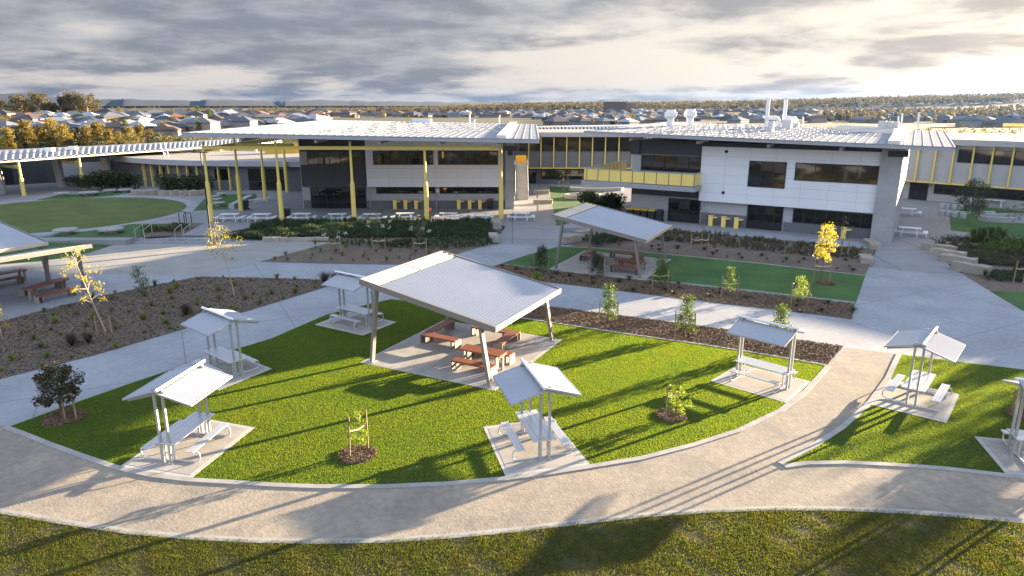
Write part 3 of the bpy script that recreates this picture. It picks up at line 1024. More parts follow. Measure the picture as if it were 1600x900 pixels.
for k, (near, far, hi, padpx) in SH.items():
    a = G(*near)
    if far is None:
        e = G(1571, 741) - G(1522, 683)
        ax = Vector((-e.y, e.x, 0)).normalized()
        if ax.x < 0: ax = -ax
    else:
        ax = (G(*far) - a).normalized()
    c = a + ax * 1.1
    rz = math.atan2(ax.y, ax.x) - math.pi / 2
    c.z = 0.039
    if not used_s[hi]:
        o = proto_s[hi]; used_s[hi] = True
        o.location = c; o.rotation_euler = (0, 0, rz)
    else:
        o = dup(proto_s[hi], c, rz)
    o['label'], o['group'] = S_LAB[k][0], 'small picnic shelters round the lawns'
    if first_t:
        t = proto_t; first_t = False
        t.location = c; t.rotation_euler = (0, 0, rz)
    else:
        t = dup(proto_t, c, rz)
    t['label'], t['group'] = S_LAB[k][1], 'picnic tables under the small shelters'


# ------------------------------------------------------------------ large skillion shelters
def big_shelter(zl=3.84, zr=2.62, bxi=3.08):
    root = thing('skillion_shelter', 'x', 'shelter')
    x0, x1, y0, y1 = -3.42, 3.42, -3.36, 3.36
    zf = lambda x: zl + (zr - zl) * (x - x0) / (x1 - x0)
    xs = x0 + 1.02                                 # roof sheet starts here, open battens before it
    m_ = ribbed_panel((xs, y0 + 0.06, zf(xs)), (xs, y1 - 0.06, zf(xs)), (x1 - 0.03, y0 + 0.06, zf(x1)), (x1 - 0.03, y1 - 0.06, zf(x1)), 44, 0.03)
    m_.build('roof_sheet', M['roof'], root)
    for y in (y0, y1):
        m_ = MB(); m_.beam((x0, y, zl - 0.06), (x1, y, zr - 0.06), 0.07, 0.26); m_.build('side_beam', M['taupe'], root)
    for x in (x0, x1):
        m_ = MB(); m_.beam((x, y0, zf(x) - 0.05), (x, y1, zf(x) - 0.05), 0.07, 0.22); m_.build('end_beam', M['batten'] if x == x1 else M['taupe'], root)
    for yb in (-1.9, 0.02, 1.9):
        m_ = MB(); m_.beam((x0, yb, zl - 0.16), (x1, yb, zr - 0.16), 0.08, 0.18); m_.build('rafter', M['taupe'], root)
    for i in range(3):
        x = x0 + 0.17 + i * 0.31
        m_ = MB()
        for ya, yb in ((y0 + 0.05, -0.03), (0.07, y1 - 0.05)):
            c0, c1 = Vector((x, ya, zf(x) + 0.01)), Vector((x, yb, zf(x) + 0.01))
            m_.obox(c0 + Vector((-0.10, 0, 0.045)), (0.20, 0, -0.10), c1 - c0, (0.012, 0, 0.026))
        m_.build('louvre_batten', M['batten'], root)
    for sx in (-1, 1):
        for sy in (-1, 1):
            bx, by = (sx * 3.08 if sx > 0 else -bxi), sy * 3.22
            tx, ty = (sx * 2.62 if sx > 0 else -min(2.62, bxi)), sy * 3.20
            m_ = MB()
            m_.beam((bx, by, 0), (tx, ty, zf(tx) - 0.1), 0.13, 0.22, (0, 1, 0))
            m_.build('leaning_post', M['taupe'], root)
            m_ = MB(); m_.box(bx, by, 0.012, 0.36, 0.34, 0.024); m_.build('base_plate', M['steel'], root)
    return root


def timber_bench(L=2.1):
    root = thing('timber_bench', 'x', 'bench')
    m_ = MB(); long_slats(m_, -0.25, 0.25, -L / 2 + 0.04, L / 2 - 0.04, 0.46, 5, 0.075, 0.012); m_.build('seat_slats', M['timber'], root)
    for s in (-1, 1):
        m_ = MB(); m_.box(0, s * (L / 2 - 0.02), 0.215, 0.51, 0.045, 0.43); m_.build('end_panel', M['bench_end'], root)
        m_ = MB(); m_.box(0, s * (L / 2 - 0.28), 0.19, 0.42, 0.05, 0.38); m_.build('leg', M['taupe'], root)
    return root


def timber_table(L=2.1):
    root = thing('timber_table', 'x', 'table')
    m_ = MB(); long_slats(m_, -0.36, 0.36, -L / 2, L / 2, 0.76, 6, 0.07, 0.012); m_.build('table_top', M['timber'], root)
    for s in (-1, 1):
        m_ = MB(); m_.box(0, s * (L / 2 - 0.05), 0.345, 0.12, 0.09, 0.69); m_.box(0, s * (L / 2 - 0.05), 0.66, 0.60, 0.06, 0.06); m_.build('leg', M['bench_end'], root)
        m_ = MB(); m_.box(0, s * (L / 2 - 0.32), 0.33, 0.34, 0.05, 0.66); m_.build('leg', M['taupe'], root)
    return root


ca, sa = math.cos(R(BSA)), math.sin(R(BSA))


def bs_local(p):
    d = p - BSC
    return Vector((d.x * ca + d.y * sa, -d.x * sa + d.y * ca, 0))


BENCH = []
for e0, e1 in (((670, 520), (705, 500.5)), ((659, 521), (718, 533)), ((736, 509), (800, 520)), ((775.5, 539), (808, 516.5)), ((705, 562), (775, 574))):
    a, b = bs_local(G(*e0, 0.45)), bs_local(G(*e1, 0.45))
    BENCH.append(((a + b) / 2, math.atan2((b - a).y, (b - a).x) - math.pi / 2))
ta, tb = bs_local(G(723, 542, 0.76)), bs_local(G(787, 554, 0.76))
TAB = ((ta + tb) / 2, math.atan2((tb - ta).y, (tb - ta).x) - math.pi / 2)
BENCH.append((TAB[0] * 2 - BENCH[4][0], TAB[1]))
BENCH[4] = (BENCH[4][0], TAB[1])
BNAME = ['back arm of left L', 'front arm of left L', 'back arm of right L', 'right arm of right L', 'in front of table', 'behind table']
proto_bs, proto_b, proto_tt = big_shelter(), timber_bench(), timber_table()
first = True
R2C = G(143, 384, 3.22); R1C = G(75, 379, 2.62)
rot = lambda a, v: Vector((math.cos(a) * v.x - math.sin(a) * v.y, math.sin(a) * v.x + math.cos(a) * v.y, 0))
LC2 = R2C - rot(R(146), Vector((-3.42, -3.36, 0)))
LC1 = R1C - rot(R(BSA), Vector((3.42, 3.36, 0)))
for c, ang, lab, place, full in (
        (BSC, BSA, 'largest skillion shelter on leaning posts, in the middle of the sunlit lawn', 'under the shelter on the sunlit lawn', (0, 1, 2, 3, 4, 5)),
        (MSC, BSA, 'pale skillion shelter on leaning posts beside the shaded lawn near the school', 'under the shelter on the shaded lawn', (0, 1, 2, 3, 4, 5)),
        (LC2, 146, 'skillion shelter at the left edge with a sunlit edge beam, beside the yellow tree', 'under the shelter by the yellow tree', ()),
        (LC1, BSA, 'skillion shelter at the left edge of the photo, farther back by the grass bank', 'under the farther shelter at the left edge', ())):
    if c is BSC or c is MSC: zb = 0.039
    else: zb = 0.008
    loc = Vector((c.x, c.y, zb))
    if c is LC2: o = big_shelter(3.25, 2.15, 1.9); o.location = loc; o.rotation_euler = (0, 0, R(ang))
    elif first: o = proto_bs; o.location = loc; o.rotation_euler = (0, 0, R(ang))
    else: o = dup(proto_bs, loc, R(ang))
    o['label'], o['group'] = lab, 'large skillion shelters'
    for i in full:
        p = loc + rot(R(ang), BENCH[i][0]); p.z = zb
        if first and i == 0: b = proto_b; b.location = p; b.rotation_euler = (0, 0, R(ang) + BENCH[i][1])
        else: b = dup(proto_b, p, R(ang) + BENCH[i][1])
        b['label'], b['group'] = 'timber bench, ' + BNAME[i] + ', ' + place, 'timber benches under the large shelters'
    if full:
        p = loc + rot(R(ang), TAB[0]); p.z = zb
        if first: t = proto_tt; t.location = p; t.rotation_euler = (0, 0, R(ang) + TAB[1])
        else: t = dup(proto_tt, p, R(ang) + TAB[1])
        t['label'], t['group'] = 'red brown slatted timber table ' + place, 'timber tables under the large shelters'
    first = False


for pr, e0, e1, z_, lab, grp in ((proto_tt, (38, 452), (106, 433), .76, 'red brown slatted timber table under the shelter by the yellow tree', 'timber tables under the large shelters'),
                            (proto_b, (55, 463), (116, 449.5), .46, 'timber bench in front of the table under the shelter by the yellow tree', 'timber benches under the large shelters'),
                            (proto_b, (32, 452), (96, 437), .46, 'timber bench behind the table under the shelter by the yellow tree', 'timber benches under the large shelters'),
                            (proto_tt, (-22, 431), (38, 420), .76, 'red brown timber table at the left edge, behind the one by the yellow tree', 'timber tables under the large shelters'),
                            (proto_b, (-15, 440), (34, 431), .46, 'timber bench at the left edge, behind the table by the yellow tree', 'timber benches under the large shelters')):
    a, b = G(*e0, z_), G(*e1, z_)
    k_ = (b - a).length / 2.1
    o = dup(pr, ((a.x + b.x) / 2, (a.y + b.y) / 2, .008), math.atan2((b - a).y, (b - a).x) - math.pi / 2, lab, grp, scale=(1, max(.8, min(1.25, k_)), 1))


# ------------------------------------------------------------------ school buildings
def part(root, name, m, fn, base=None, smooth=False, label=None):
    m_ = MB(); fn(m_)
    o = m_.build(name, m, root, smooth, base if base is not None else root.location)
    if label: o['label'] = label
    return o


def window(root, fc, x0, y0, x1, y1, d, cols=3, rows=1, name='window', fr=0.07, glass='glass', recess=0.02):
    """aluminium framed window: frame bars proud of the wall, glass just behind them"""
    u0, u1, z0, z1 = fc.rect(x0, y0, x1, y1, d)
    return window_uz(root, fc, u0, u1, z0, z1, d, cols, rows, name, fr, glass)


def window_uz(root, fc, u0, u1, z0, z1, d, cols=3, rows=1, name='window', fr=0.07, glass='glass'):
    if z1 < z0: z0, z1 = z1, z0

    def f(m_):
        for a, b, c, e in ((u0, u1, z0, z0 + fr), (u0, u1, z1 - fr, z1), (u0, u0 + fr, z0 + fr, z1 - fr), (u1 - fr, u1, z0 + fr, z1 - fr)):
            fc.box(m_, a, b, c, e, d, d + 0.07)
        for i in range(1, cols):
            u = u0 + (u1 - u0) * i / cols
            fc.box(m_, u - 0.025, u + 0.025, z0 + fr, z1 - fr, d, d + 0.06)
        for i in range(1, rows):
            z = z0 + (z1 - z0) * i / rows
            fc.box(m_, u0 + fr, u1 - fr, z - 0.02, z + 0.02, d, d + 0.05)
    w = part(root, name, M['frame'], f)
    pane = MB(); fc.box(pane, u0 + 0.02, u1 - 0.02, z0 + 0.02, z1 - 0.02, d, d + 0.025)
    pane.build('pane', M[glass], w, base=root.location)
    if cols >= 3 and z1 - z0 > .8:
        for i in range(cols):
            if rng.random() < .3:
                a, b = u0 + (u1 - u0) * i / cols + .05, u0 + (u1 - u0) * (i + 1) / cols - .05
                bl_ = MB(); fc.box(bl_, a, b, z1 - fr - (z1 - z0) * rng.uniform(.15, .5), z1 - fr, d + .026, d + .034)
                bl_.build('blind', M['blind'], w, base=root.location)
    return w


def panel_lines(root, fc, u0, u1, z0, z1, d, nu, nz, m='lightgrey'):
    def f(m_):
        for i in range(1, nz):
            z = z0 + (z1 - z0) * i / nz
            fc.box(m_, u0, u1, z - 0.008, z + 0.008, d, d + 0.004)
        for i in range(1, nu):
            u = u0 + (u1 - u0) * i / nu
            fc.box(m_, u - 0.008, u + 0.008, z0, z1, d, d + 0.003)
    return part(root, 'panel_joints', M[m], f)


def roof_slab(m_, c4, th, nrib=0, amp=0.04):
    """metal roof: front-left, front-right, back-right, back-left corners; ribs run front to back"""
    FL, FR, BR, BL = map(Vector, c4)
    dn = Vector((0, 0, -th))
    if not nrib:
        vs = [FL, FR, BR, BL] + [p + dn for p in (FL, FR, BR, BL)]
        m_.add(vs, [(0, 1, 2, 3), (7, 6, 5, 4), (0, 4, 5, 1), (1, 5, 6, 2), (2, 6, 7, 3), (3, 7, 4, 0)])
        return
    k0 = len(m_.v)
    k = nrib * 4
    for i in range(k + 1):
        t = (i // 4 + (0, 0.80, 0.85, 0.95)[i % 4]) / nrib
        o = Vector((0, 0, amp if i % 4 in (2, 3) else 0))
        a, b = FL.lerp(FR, t), BL.lerp(BR, t)
        m_.v += [a + o, b + o, a + dn, b + dn]
    for i in range(k):
        a, b = k0 + 4 * i, k0 + 4 * i + 4
        m_.f += [(a, b, b + 1, a + 1), (a + 2, a + 3, b + 3, b + 2), (a, a + 2, b + 2, b), (a + 1, b + 1, b + 3, a + 3)]
    a, b = k0, k0 + 4 * k
    m_.f += [(a, a + 1, a + 3, a + 2), (b, b + 2, b + 3, b + 1)]


def on_roof(c4, s, t):
    FL, FR, BR, BL = map(Vector, c4)
    return FL.lerp(FR, s).lerp(BL.lerp(BR, s), t)


def brackets(root, c4, spots, ln=0.85):
    FL, FR, BR, BL = map(Vector, c4)
    ex = (FR - FL).normalized()
    m0 = None
    for s, t in spots:
        p = on_roof(c4, s, t)
        m_ = MB()
        a = p - ex * ln / 2
        m_.beam(a + Vector((0, 0, 0.14)), a + ex * ln + Vector((0, 0, 0.14)), 0.16, 0.07)
        for q in (0.12, 0.88):
            m_.beam(a + ex * ln * q, a + ex * ln * q + Vector((0, 0, 0.14)), 0.06, 0.06, (0, 1, 0))
        m_.build('roof_bracket', M['bracket'], root, base=root.location)


# ---- left school block
LBF = Facade((482, 326), (801, 326))
LB = thing('school_building', 'two storey school block with yellow columns along its front and a dark left end', 'building', LBF.base)
YL = 63.6
lbz = lambda px, py, Y: (G(px, py, 0), Facade)[0]


def plane_y(px, py, Y):
    dx, dy, dz = ray(px, py)
    t = Y / dy
    return Vector((dx * t, Y, CAM_H + dz * t))


LR = [plane_y(283, 207, YL), plane_y(843, 217.5, YL), plane_y(838, 194, 97), plane_y(505, 187.5, 97)]
u = lambda px, d=0.0: LBF.uz(px, 290, d)[0]
zt = lambda py, d=0.0: LBF.uz(640, py, d)[1]
part(LB, 'wall', M['lightgrey'], lambda m_: LBF.box(m_, u(470), u(789), TZ - 0.05, zt(214), -27, -0.3))
part(LB, 'base_wall', M['midgrey'], lambda m_: LBF.pbox(m_, 573.5, 313.5, 789, 327, -0.31, -0.2))
part(LB, 'dark_panel', M['dark'], lambda m_: LBF.pbox(m_, 468, 215, 571.5, 237, -0.31, 0.03))
part(LB, 'dark_panel', M['dark'], lambda m_: (LBF.pbox(m_, 471, 257.5, 571.5, 292, -0.31, 0.03), LBF.pbox(m_, 566, 237, 571.5, 257.5, -0.31, 0.03)))
part(LB, 'light_pier', M['lightgrey'], lambda m_: LBF.pbox(m_, 470, 237, 480, 257.5, -0.31, 0.02))
part(LB, 'base_pier', M['midgrey'], lambda m_: LBF.pbox(m_, 475, 313, 485.5, 327, -0.31, -0.2))
part(LB, 'white_panel', M['white'], lambda m_: LBF.pbox(m_, 571.6, 219, 786, 292, -0.31, 0.32))
U0, U1 = LBF.uz(571.6, 255, .32)[0], LBF.uz(786, 255, .32)[0]
Z0, Z1 = LBF.uz(680, 292, .32)[1], LBF.uz(680, 219, .32)[1]
panel_lines(LB, LBF, U0, U1, Z0, Z1, 0.32, 6, 5)
window(LB, LBF, 480, 237, 566, 257.5, 0.03, 5, 1)
window(LB, LBF, 583, 235.5, 677, 257.5, 0.32, 7, 2)
window(LB, LBF, 684.5, 235.5, 778, 257.5, 0.32, 7, 2)
window(LB, LBF, 588, 292.5, 680, 302.5, -0.3, 5, 1, 'strip_window')
window(LB, LBF, 687, 292.5, 780, 302.5, -0.3, 5, 1, 'strip_window')
window(LB, LBF, 486, 292.5, 572.5, 327, -0.28, 7, 3, 'glazed_entry')
part(LB, 'notice_plate', M['whitemetal'], lambda m_: LBF.pbox(m_, 681.5, 296, 685.5, 300.5, -0.3, -0.26))
part(LB, 'concrete_blade', M['conc_wall'], lambda m_: LBF.pbox(m_, 789.2, 221, 803, 327, -7, 0.1))
part(LB, 'roof', M['bigroof'], lambda m_: roof_slab(m_, LR, 0.10, 44, 0.03))
part(LB, 'fascia', M['fascia'], lambda m_: roof_slab(m_, [p - Vector((0, 0, 0.103)) for p in LR], 0.27))


def lb_cap(m_):
    a, b = on_roof(LR, 0.893, 0.012), on_roof(LR, 0.893, 0.99)
    m_.beam(a + Vector((0, 0, .12)), b + Vector((0, 0, .12)), 0.9, 0.3)


part(LB, 'roof_cap', M['roof_cap'], lb_cap)
brackets(LB, LR, [(0.36 + 0.068 * i + 0.03 * (j % 2), 0.14 + 0.13 * j) for j in range(6) for i in range(8 if j else 5) if 0.36 + 0.068 * i < 0.86])
for s in (0.16, 0.37, 0.55, 0.72, 0.885):
    p = on_roof(LR, s, 0.0)
    part(LB, 'roof_outrigger', M['fascia'], lambda m_: m_.beam(p + Vector((0, 0.3, -0.60)), p + Vector((0, 9.0, -0.58)), 0.22, 0.26))
p = on_roof(LR, 0.89, 0.01)
part(LB, 'rain_head', M['blackmetal'], lambda m_: (m_.box(p.x + 0.9, p.y + 0.7, p.z - 0.95, 1.3, 0.8, 0.45), m_.box(p.x + 0.9, p.y + 0.9, p.z - 1.35, 0.5, 0.4, 0.5)))
for s, t, h in ((0.76, 0.55, 1.0), (0.70, 0.9, 1.5), (0.83, 0.93, 1.2)):
    q = on_roof(LR, s, t)
    part(LB, 'vent_pipe', M['whitemetal'], lambda m_: m_.tube([q, q + Vector((0, 0, h * 0.75)), q + Vector((0.15, 0, h))], 0.09, 6))
q = on_roof(LR, 0.47, 0.97)
part(LB, 'roof_hatch', M['whitemetal'], lambda m_: m_.box(q.x, q.y, q.z + 0.2, 2.6, 1.0, 0.5))
# yellow columns with a thick lower length, and the beam that ties them
YB = G(331, 346, TZ).y
for px, py in ((331, 346), (441, 346), (554, 346.5), (667, 347), (783, 342), (377, 329), (415, 313), (449, 300)):
    b = G(px, py, TZ)
    top = 8.0
    part(LB, 'yellow_column', M['yellow'], lambda m_: m_.tube([(b.x, b.y, TZ), (b.x, b.y, 4.05), (b.x, b.y, 4.35), (b.x, b.y, top)], [0.235, 0.21, 0.13, 0.11], 14), smooth=False)
cf = Facade((331, 346), (667, 347))
part(LB, 'yellow_beam', M['yellow'], lambda m_: cf.pbox(m_, 315, 228.6, 786, 234, -0.12, 0.12))
a = G(331, 346, TZ); bk = G(449, 300, TZ)
part(LB, 'yellow_beam', M['yellow'], lambda m_: m_.beam((a.x, a.y + 0.2, 7.25), (bk.x, bk.y, 7.25), 0.24, 0.42))
c2 = G(377, 329, TZ); c4 = G(449, 300, TZ)
part(LB, 'yellow_beam', M['yellow'], lambda m_: m_.beam((c2.x, c2.y, 7.2), (u(470) + LBF.o.x, c2.y, 7.2), 0.24, 0.42))
part(LB, 'yellow_beam', M['yellow'], lambda m_: m_.beam((c4.x, c4.y, 6.9), (u(470) + LBF.o.x, c4.y, 6.9), 0.24, 0.45))

for px in (577, 681):
    part(LB, 'downpipe', M['fascia'], lambda m_: m_.tube([LBF.pt(u(px), .02, TZ), LBF.pt(u(px), .02, LBF.uz(640, 292, .1)[1])], .06, 6))
# outside stair beside the left block
st = thing('outside_stair', 'grey outside stair rising beside the left block to an orange balustrade', 'stair', G(815, 312, TZ))


def steps(m_):
    xa, xb, y0 = G(806, 312, TZ).x, G(824.5, 312, TZ).x, G(815, 312, TZ).y
    for i in range(21):
        z = TZ + 0.172 * (i + 1)
        m_.obox((xa, y0 + 0.28 * i, z - 0.19 if i else TZ), (xb - xa, 0, 0), (0, 0.30, 0), (0, 0, 0.19 if i else 0.172))


part(st, 'flight', M['conc_wall'], steps)
sx0, sx1, sy0 = G(806, 312, TZ).x, G(824.5, 312, TZ).x, G(815, 312, TZ).y
for x in (sx0 - 0.05, sx1 + 0.05):
    part(st, 'stringer', M['midgrey'], lambda m_: m_.beam((x, sy0 - 0.1, TZ + 0.15), (x, sy0 + 5.9, TZ + 3.75), 0.08, 0.36))
    part(st, 'handrail', M['steel'], lambda m_: m_.tube([(x, sy0 - 0.1, TZ), (x, sy0 - 0.1, TZ + 1.0), (x, sy0 + 5.9, TZ + 4.55), (x, sy0 + 7, TZ + 4.55)], 0.035, 6))
part(st, 'landing', M['conc_wall'], lambda m_: m_.obox((sx0 - 0.2, sy0 + 5.9, TZ + 3.42), (sx1 - sx0 + 0.4, 0, 0), (0, 6.5, 0), (0, 0, 0.2)))
part(st, 'balustrade_panel', M['orange'], lambda m_: m_.obox((sx0 + 0.05, sy0 + 7.4, TZ + 3.64), (sx1 - sx0 - 0.1, 0, 0), (0, 0.05, 0), (0, 0, 0.95)))

# ---- link building between the blocks
LKF = Facade((820, 288.3), (985, 288.7))
LK = thing('school_building', 'dark link building with thin yellow fins, set back between the two white school blocks', 'building', LKF.base)
lu = lambda px, py=250, d=0.0: LKF.uz(px, py, d)[0]
lz = lambda py, d=0.0: LKF.uz(905, py, d)[1]
part(LK, 'wall', M['midgrey'], lambda m_: LKF.box(m_, lu(800), lu(1010), TZ - 0.05, lz(262), -12, -1.2))
part(LK, 'upper_wall', M['midgrey'], lambda m_: LKF.box(m_, lu(800), lu(1010), lz(262), lz(213), -12, 0.0))
for i, (a, b) in enumerate(((810, 826), (826, 845), (845, 865), (865, 885), (885, 905), (905, 925), (925, 945), (945, 966), (966, 987))):
    window_uz(LK, LKF, lu(a) + 0.05, lu(b) - 0.05, lz(236.5), lz(215), 0.0, 1, 1, 'window', 0.05)
    m_ = MB(); LKF.box(m_, lu(b) - 0.06, lu(b) + 0.06, lz(262), lz(214), 0.0, 0.28)
    m_.build('yellow_fin', M['yellow'], LK, base=LK.location)
part(LK, 'sill_band', M['yellow'], lambda m_: LKF.box(m_, lu(805), lu(990), lz(263.2), lz(262), -0.1, 0.2))
window(LK, LKF, 846, 265, 915, 280, -1.2, 6, 1, 'strip_window')
window(LK, LKF, 826, 266, 838, 288.5, -1.2, 2, 1, 'door')
part(LK, 'roof_fascia', M['fascia'], lambda m_: LKF.pbox(m_, 800, 207.6, 992, 213.8, -12, 0.9))
part(LK, 'flat_roof', M['flatroof'], lambda m_: LKF.box(m_, lu(800), lu(985), lz(207.6, .9) + 0.002, lz(207.6, .9) + 0.05, -11, 0.5))


# ---- right school block
RBF = Facade((1043, 345), (1360, 374))
RB = thing('school_building', 'two storey school block at right with large white panel, balcony and roof stacks', 'building', RBF.base)
ru = lambda px, py, d=0.0: RBF.uz(px, py, d)[0]
rz_ = lambda px, py, d=0.0: RBF.uz(px, py, d)[1]
RTOP = min(RBF.uz(912, 204.5, 2.6)[1], RBF.uz(1493, 230.0, 2.6)[1]) - 0.34
print('RTOP', RTOP, RBF.uz(912, 204.5, 2.6)[1], RBF.uz(1493, 230.0, 2.6)[1])
part(RB, 'wall', M['lightgrey'], lambda m_: RBF.box(m_, ru(986.5, 300), ru(1362, 360), TZ - 0.05, RTOP, -20, -0.02))
part(RB, 'dark_panel', M['dark'], lambda m_: RBF.box(m_, ru(1001, 230), ru(1098, 230), rz_(1050, 242), RTOP - 0.004, -0.03, 0.06))
part(RB, 'dark_panel', M['dark'], lambda m_: RBF.box(m_, ru(987, 230), ru(1001, 230), rz_(994, 241), RTOP - 0.004, -0.03, 0.30))
part(RB, 'dark_panel', M['dark'], lambda m_: RBF.box(m_, ru(987, 300), ru(1092, 304), rz_(1040, 306.5), rz_(1040, 291), -0.03, 0.06))
part(RB, 'eaves_band', M['dark'], lambda m_: RBF.box(m_, ru(1098, 222), ru(1394, 240), rz_(1240, 233), RTOP - 0.004, -0.03, 0.2))
part(RB, 'light_pier', M['lightgrey'], lambda m_: RBF.pbox(m_, 987, 241.2, 1001, 270, -0.03, 0.28))
window(RB, RBF, 1001.5, 243, 1095.5, 268, 0.0, 5, 2)
ua, ub = ru(1094.5, 270, .45), ru(1388, 287, .45)
za, zb_ = RBF.uz(1236, 324, .45)[1], RBF.uz(1245, 233.5, .45)[1]
part(RB, 'white_panel', M['white'], lambda m_: RBF.box(m_, ua, ub, za, zb_, -0.03, 0.45))
panel_lines(RB, RBF, ua, ub, za, zb_, 0.45, 7, 6)
# windows measured along the white panel
for x0, x1, yc0, yc1, cols in ((1169.5, 1228, 252, 293, 3), (1242, 1373.5, 256.5, 285, 4)):
    xm = (x0 + x1) / 2
    window_uz(RB, RBF, ru(x0, (yc0 + yc1) / 2, .45), ru(x1, (yc0 + yc1) / 2, .45), rz_(xm, yc1, .45), rz_(xm, yc0, .45), 0.45, cols, 1)
window_uz(RB, RBF, ru(1239, 336), ru(1363, 346), rz_(1300, 352.5), rz_(1300, 330), -0.02, 7, 1, 'strip_window')
window_uz(RB, RBF, ru(1044, 328), ru(1094, 330), TZ, rz_(1068, 310.5), -0.01, 3, 2, 'glazed_entry')
window_uz(RB, RBF, ru(1167, 338), ru(1223, 341), TZ, rz_(1195, 321.5), -0.01, 4, 3, 'glazed_entry')
part(RB, 'base_wall', M['midgrey'], lambda m_: RBF.box(m_, ru(1094.5, 345), ru(1166, 350), TZ - .03, rz_(1130, 334.5), -0.03, 0.04))
part(RB, 'base_wall', M['midgrey'], lambda m_: RBF.box(m_, ru(1223.5, 355), ru(1361, 366), TZ - .03, rz_(1300, 353), -0.03, 0.04))
part(RB, 'concrete_blade', M['conc_wall'], lambda m_: RBF.box(m_, ru(1362.2, 360), ru(1362.2, 360) + 1.55, TZ - .05, RTOP - 0.05, -9, 0.95))
for px, py in ((1135, 237), (1130, 301)):
    part(RB, 'wall_light', M['blackmetal'], lambda m_: m_.tube([RBF.pt(ru(px, py, .45), .45, rz_(px, py, .45)), RBF.pt(ru(px, py, .45), .62, rz_(px, py, .45) - 0.05)], [0.16, 0.05], 8))
# roof
FLr, FRr = RBF.pt(ru(912, 207, 2.6), 2.6, 0), RBF.pt(ru(1493, 232, 2.6), 2.6, 0)
FLr.z, FRr.z = RBF.uz(912, 204.5, 2.6)[1], RBF.uz(1493, 230.0, 2.6)[1]
BLr, BRr = RBF.pt(ru(1037, 190.5, -17), -17, RBF.uz(1037, 190.5, -17)[1]), RBF.pt(ru(1477, 205, -17), -17, RBF.uz(1477, 205, -17)[1])
RRf = [FLr, FRr, BRr, BLr]
print('RB roof', [tuple(round(c, 2) for c in p) for p in RRf], 'LB', [tuple(round(c, 2) for c in p) for p in LR], 'white', round(za, 2), round(zb_, 2))
part(RB, 'roof', M['bigroof'], lambda m_: roof_slab(m_, RRf, 0.10, 46, 0.03))
part(RB, 'fascia', M['fascia'], lambda m_: roof_slab(m_, [p - Vector((0, 0, 0.103)) for p in RRf], 0.22))


def s_col(c4, px, t=0.0):
    lo, hi = 0.0, 1.0
    for _ in range(40):
        m_ = (lo + hi) / 2
        p_ = on_roof(c4, m_, t)
        q_ = 800 + F * p_.x / (p_.y * cT - (p_.z - CAM_H) * sT)
        if q_ < px: lo = m_
        else: hi = m_
    return lo


def rb_cap(m_):
    a, b = on_roof(RRf, s_col(RRf, 1397), 0.012), on_roof(RRf, s_col(RRf, 1397), 0.99)
    m_.beam(a + Vector((0, 0, .12)), b + Vector((0, 0, .12)), 0.9, 0.3)


part(RB, 'roof_cap', M['roof_cap'], rb_cap)
brackets(RB, RRf, [(s_col(RRf, 985 + 27 * i + 13 * (j % 2)), 0.12 + 0.12 * j) for j in range(7) for i in range(13) if i < (11 if j < 3 else 12)])
for j in range(5):
    part(RB, 'roof_rail', M['bracket'], lambda m_: m_.beam(on_roof(RRf, s_col(RRf, 1265), 0.62 + 0.09 * j) + Vector((0, 0, .25)), on_roof(RRf, s_col(RRf, 1385), 0.50 + 0.105 * j) + Vector((0, 0, .25)), 0.22, 0.10))
for s in (0.15, 0.36, 0.56, 0.745):
    p = on_roof(RRf, s, 0.03)
    part(RB, 'roof_outrigger', M['fascia'], lambda m_: m_.beam(p + Vector((0, 0, -0.62)), p - RBF.n * 3 + Vector((0, 0, -0.60)), 0.22, 0.28))
p = on_roof(RRf, s_col(RRf, 1405), 0.10)
part(RB, 'rain_head', M['blackmetal'], lambda m_: (m_.box(p.x, p.y, p.z - 0.85, 1.4, 0.8, 0.45, R(-31)), m_.box(p.x, p.y, p.z - 1.25, 0.5, 0.4, 0.5, R(-31))))


def roof_at(px, py):
    """point on the right roof seen at a pixel"""
    n = (RRf[1] - RRf[0]).cross(RRf[3] - RRf[0]).normalized()
    r = Vector(ray(px, py)); c = Vector((0, 0, CAM_H))
    return c + r * ((RRf[0] - c).dot(n) / r.dot(n))


for px, py, top in ((1047, 197, 171.5), (1077, 197, 170.5)):
    b = roof_at(px, py); h = zat(top, b.x, b.y) - b.z
    cw = part(RB, 'roof_cowl', M['whitemetal'], lambda m_: m_.tube([b, b + Vector((0, 0, h * .45)), b + Vector((0, 0, h * .60)), b + Vector((0, 0, h * .85)), b + Vector((0, 0, h * .88)), b + Vector((0, 0, h))], [.36, .36, .66, .66, .50, .50], 8))
for px, py, top in ((1197, 199, 155), (1224, 199, 155.5)):
    b = roof_at(px, py); h = zat(top, b.x, b.y) - b.z
    fl = part(RB, 'exhaust_stack', M['whitemetal'], lambda m_: m_.tube([b, b + Vector((0, 0, h * .5)), b + Vector((0, 0, h))], .20, 10))
    m_ = MB(); m_.tube([b + Vector((1.35, 0.2, .1)), b + Vector((1.35, 0.2, .65)), b + Vector((1.1, 0.1, .92)), b + Vector((.5, 0, .95)), b + Vector((0, 0, .95))], .25, 8)
    m_.build('duct_elbow', M['whitemetal'], fl, base=RB.location)
for px, py, w, h in ((1229, 202, 1.2, 1.2), (1237, 200, .8, .7), (1243, 200, .8, .7), (1204, 205, .7, 1.2), (1377, 205, .9, 1.3), (1387, 205, .9, 1.25), (1397, 205, .9, 1.2)):
    b = roof_at(px, py)
    part(RB, 'roof_unit', M['bracket'], lambda m_: m_.box(b.x, b.y, b.z + h * .38, w * .75, .6, h * .76, R(-31)))
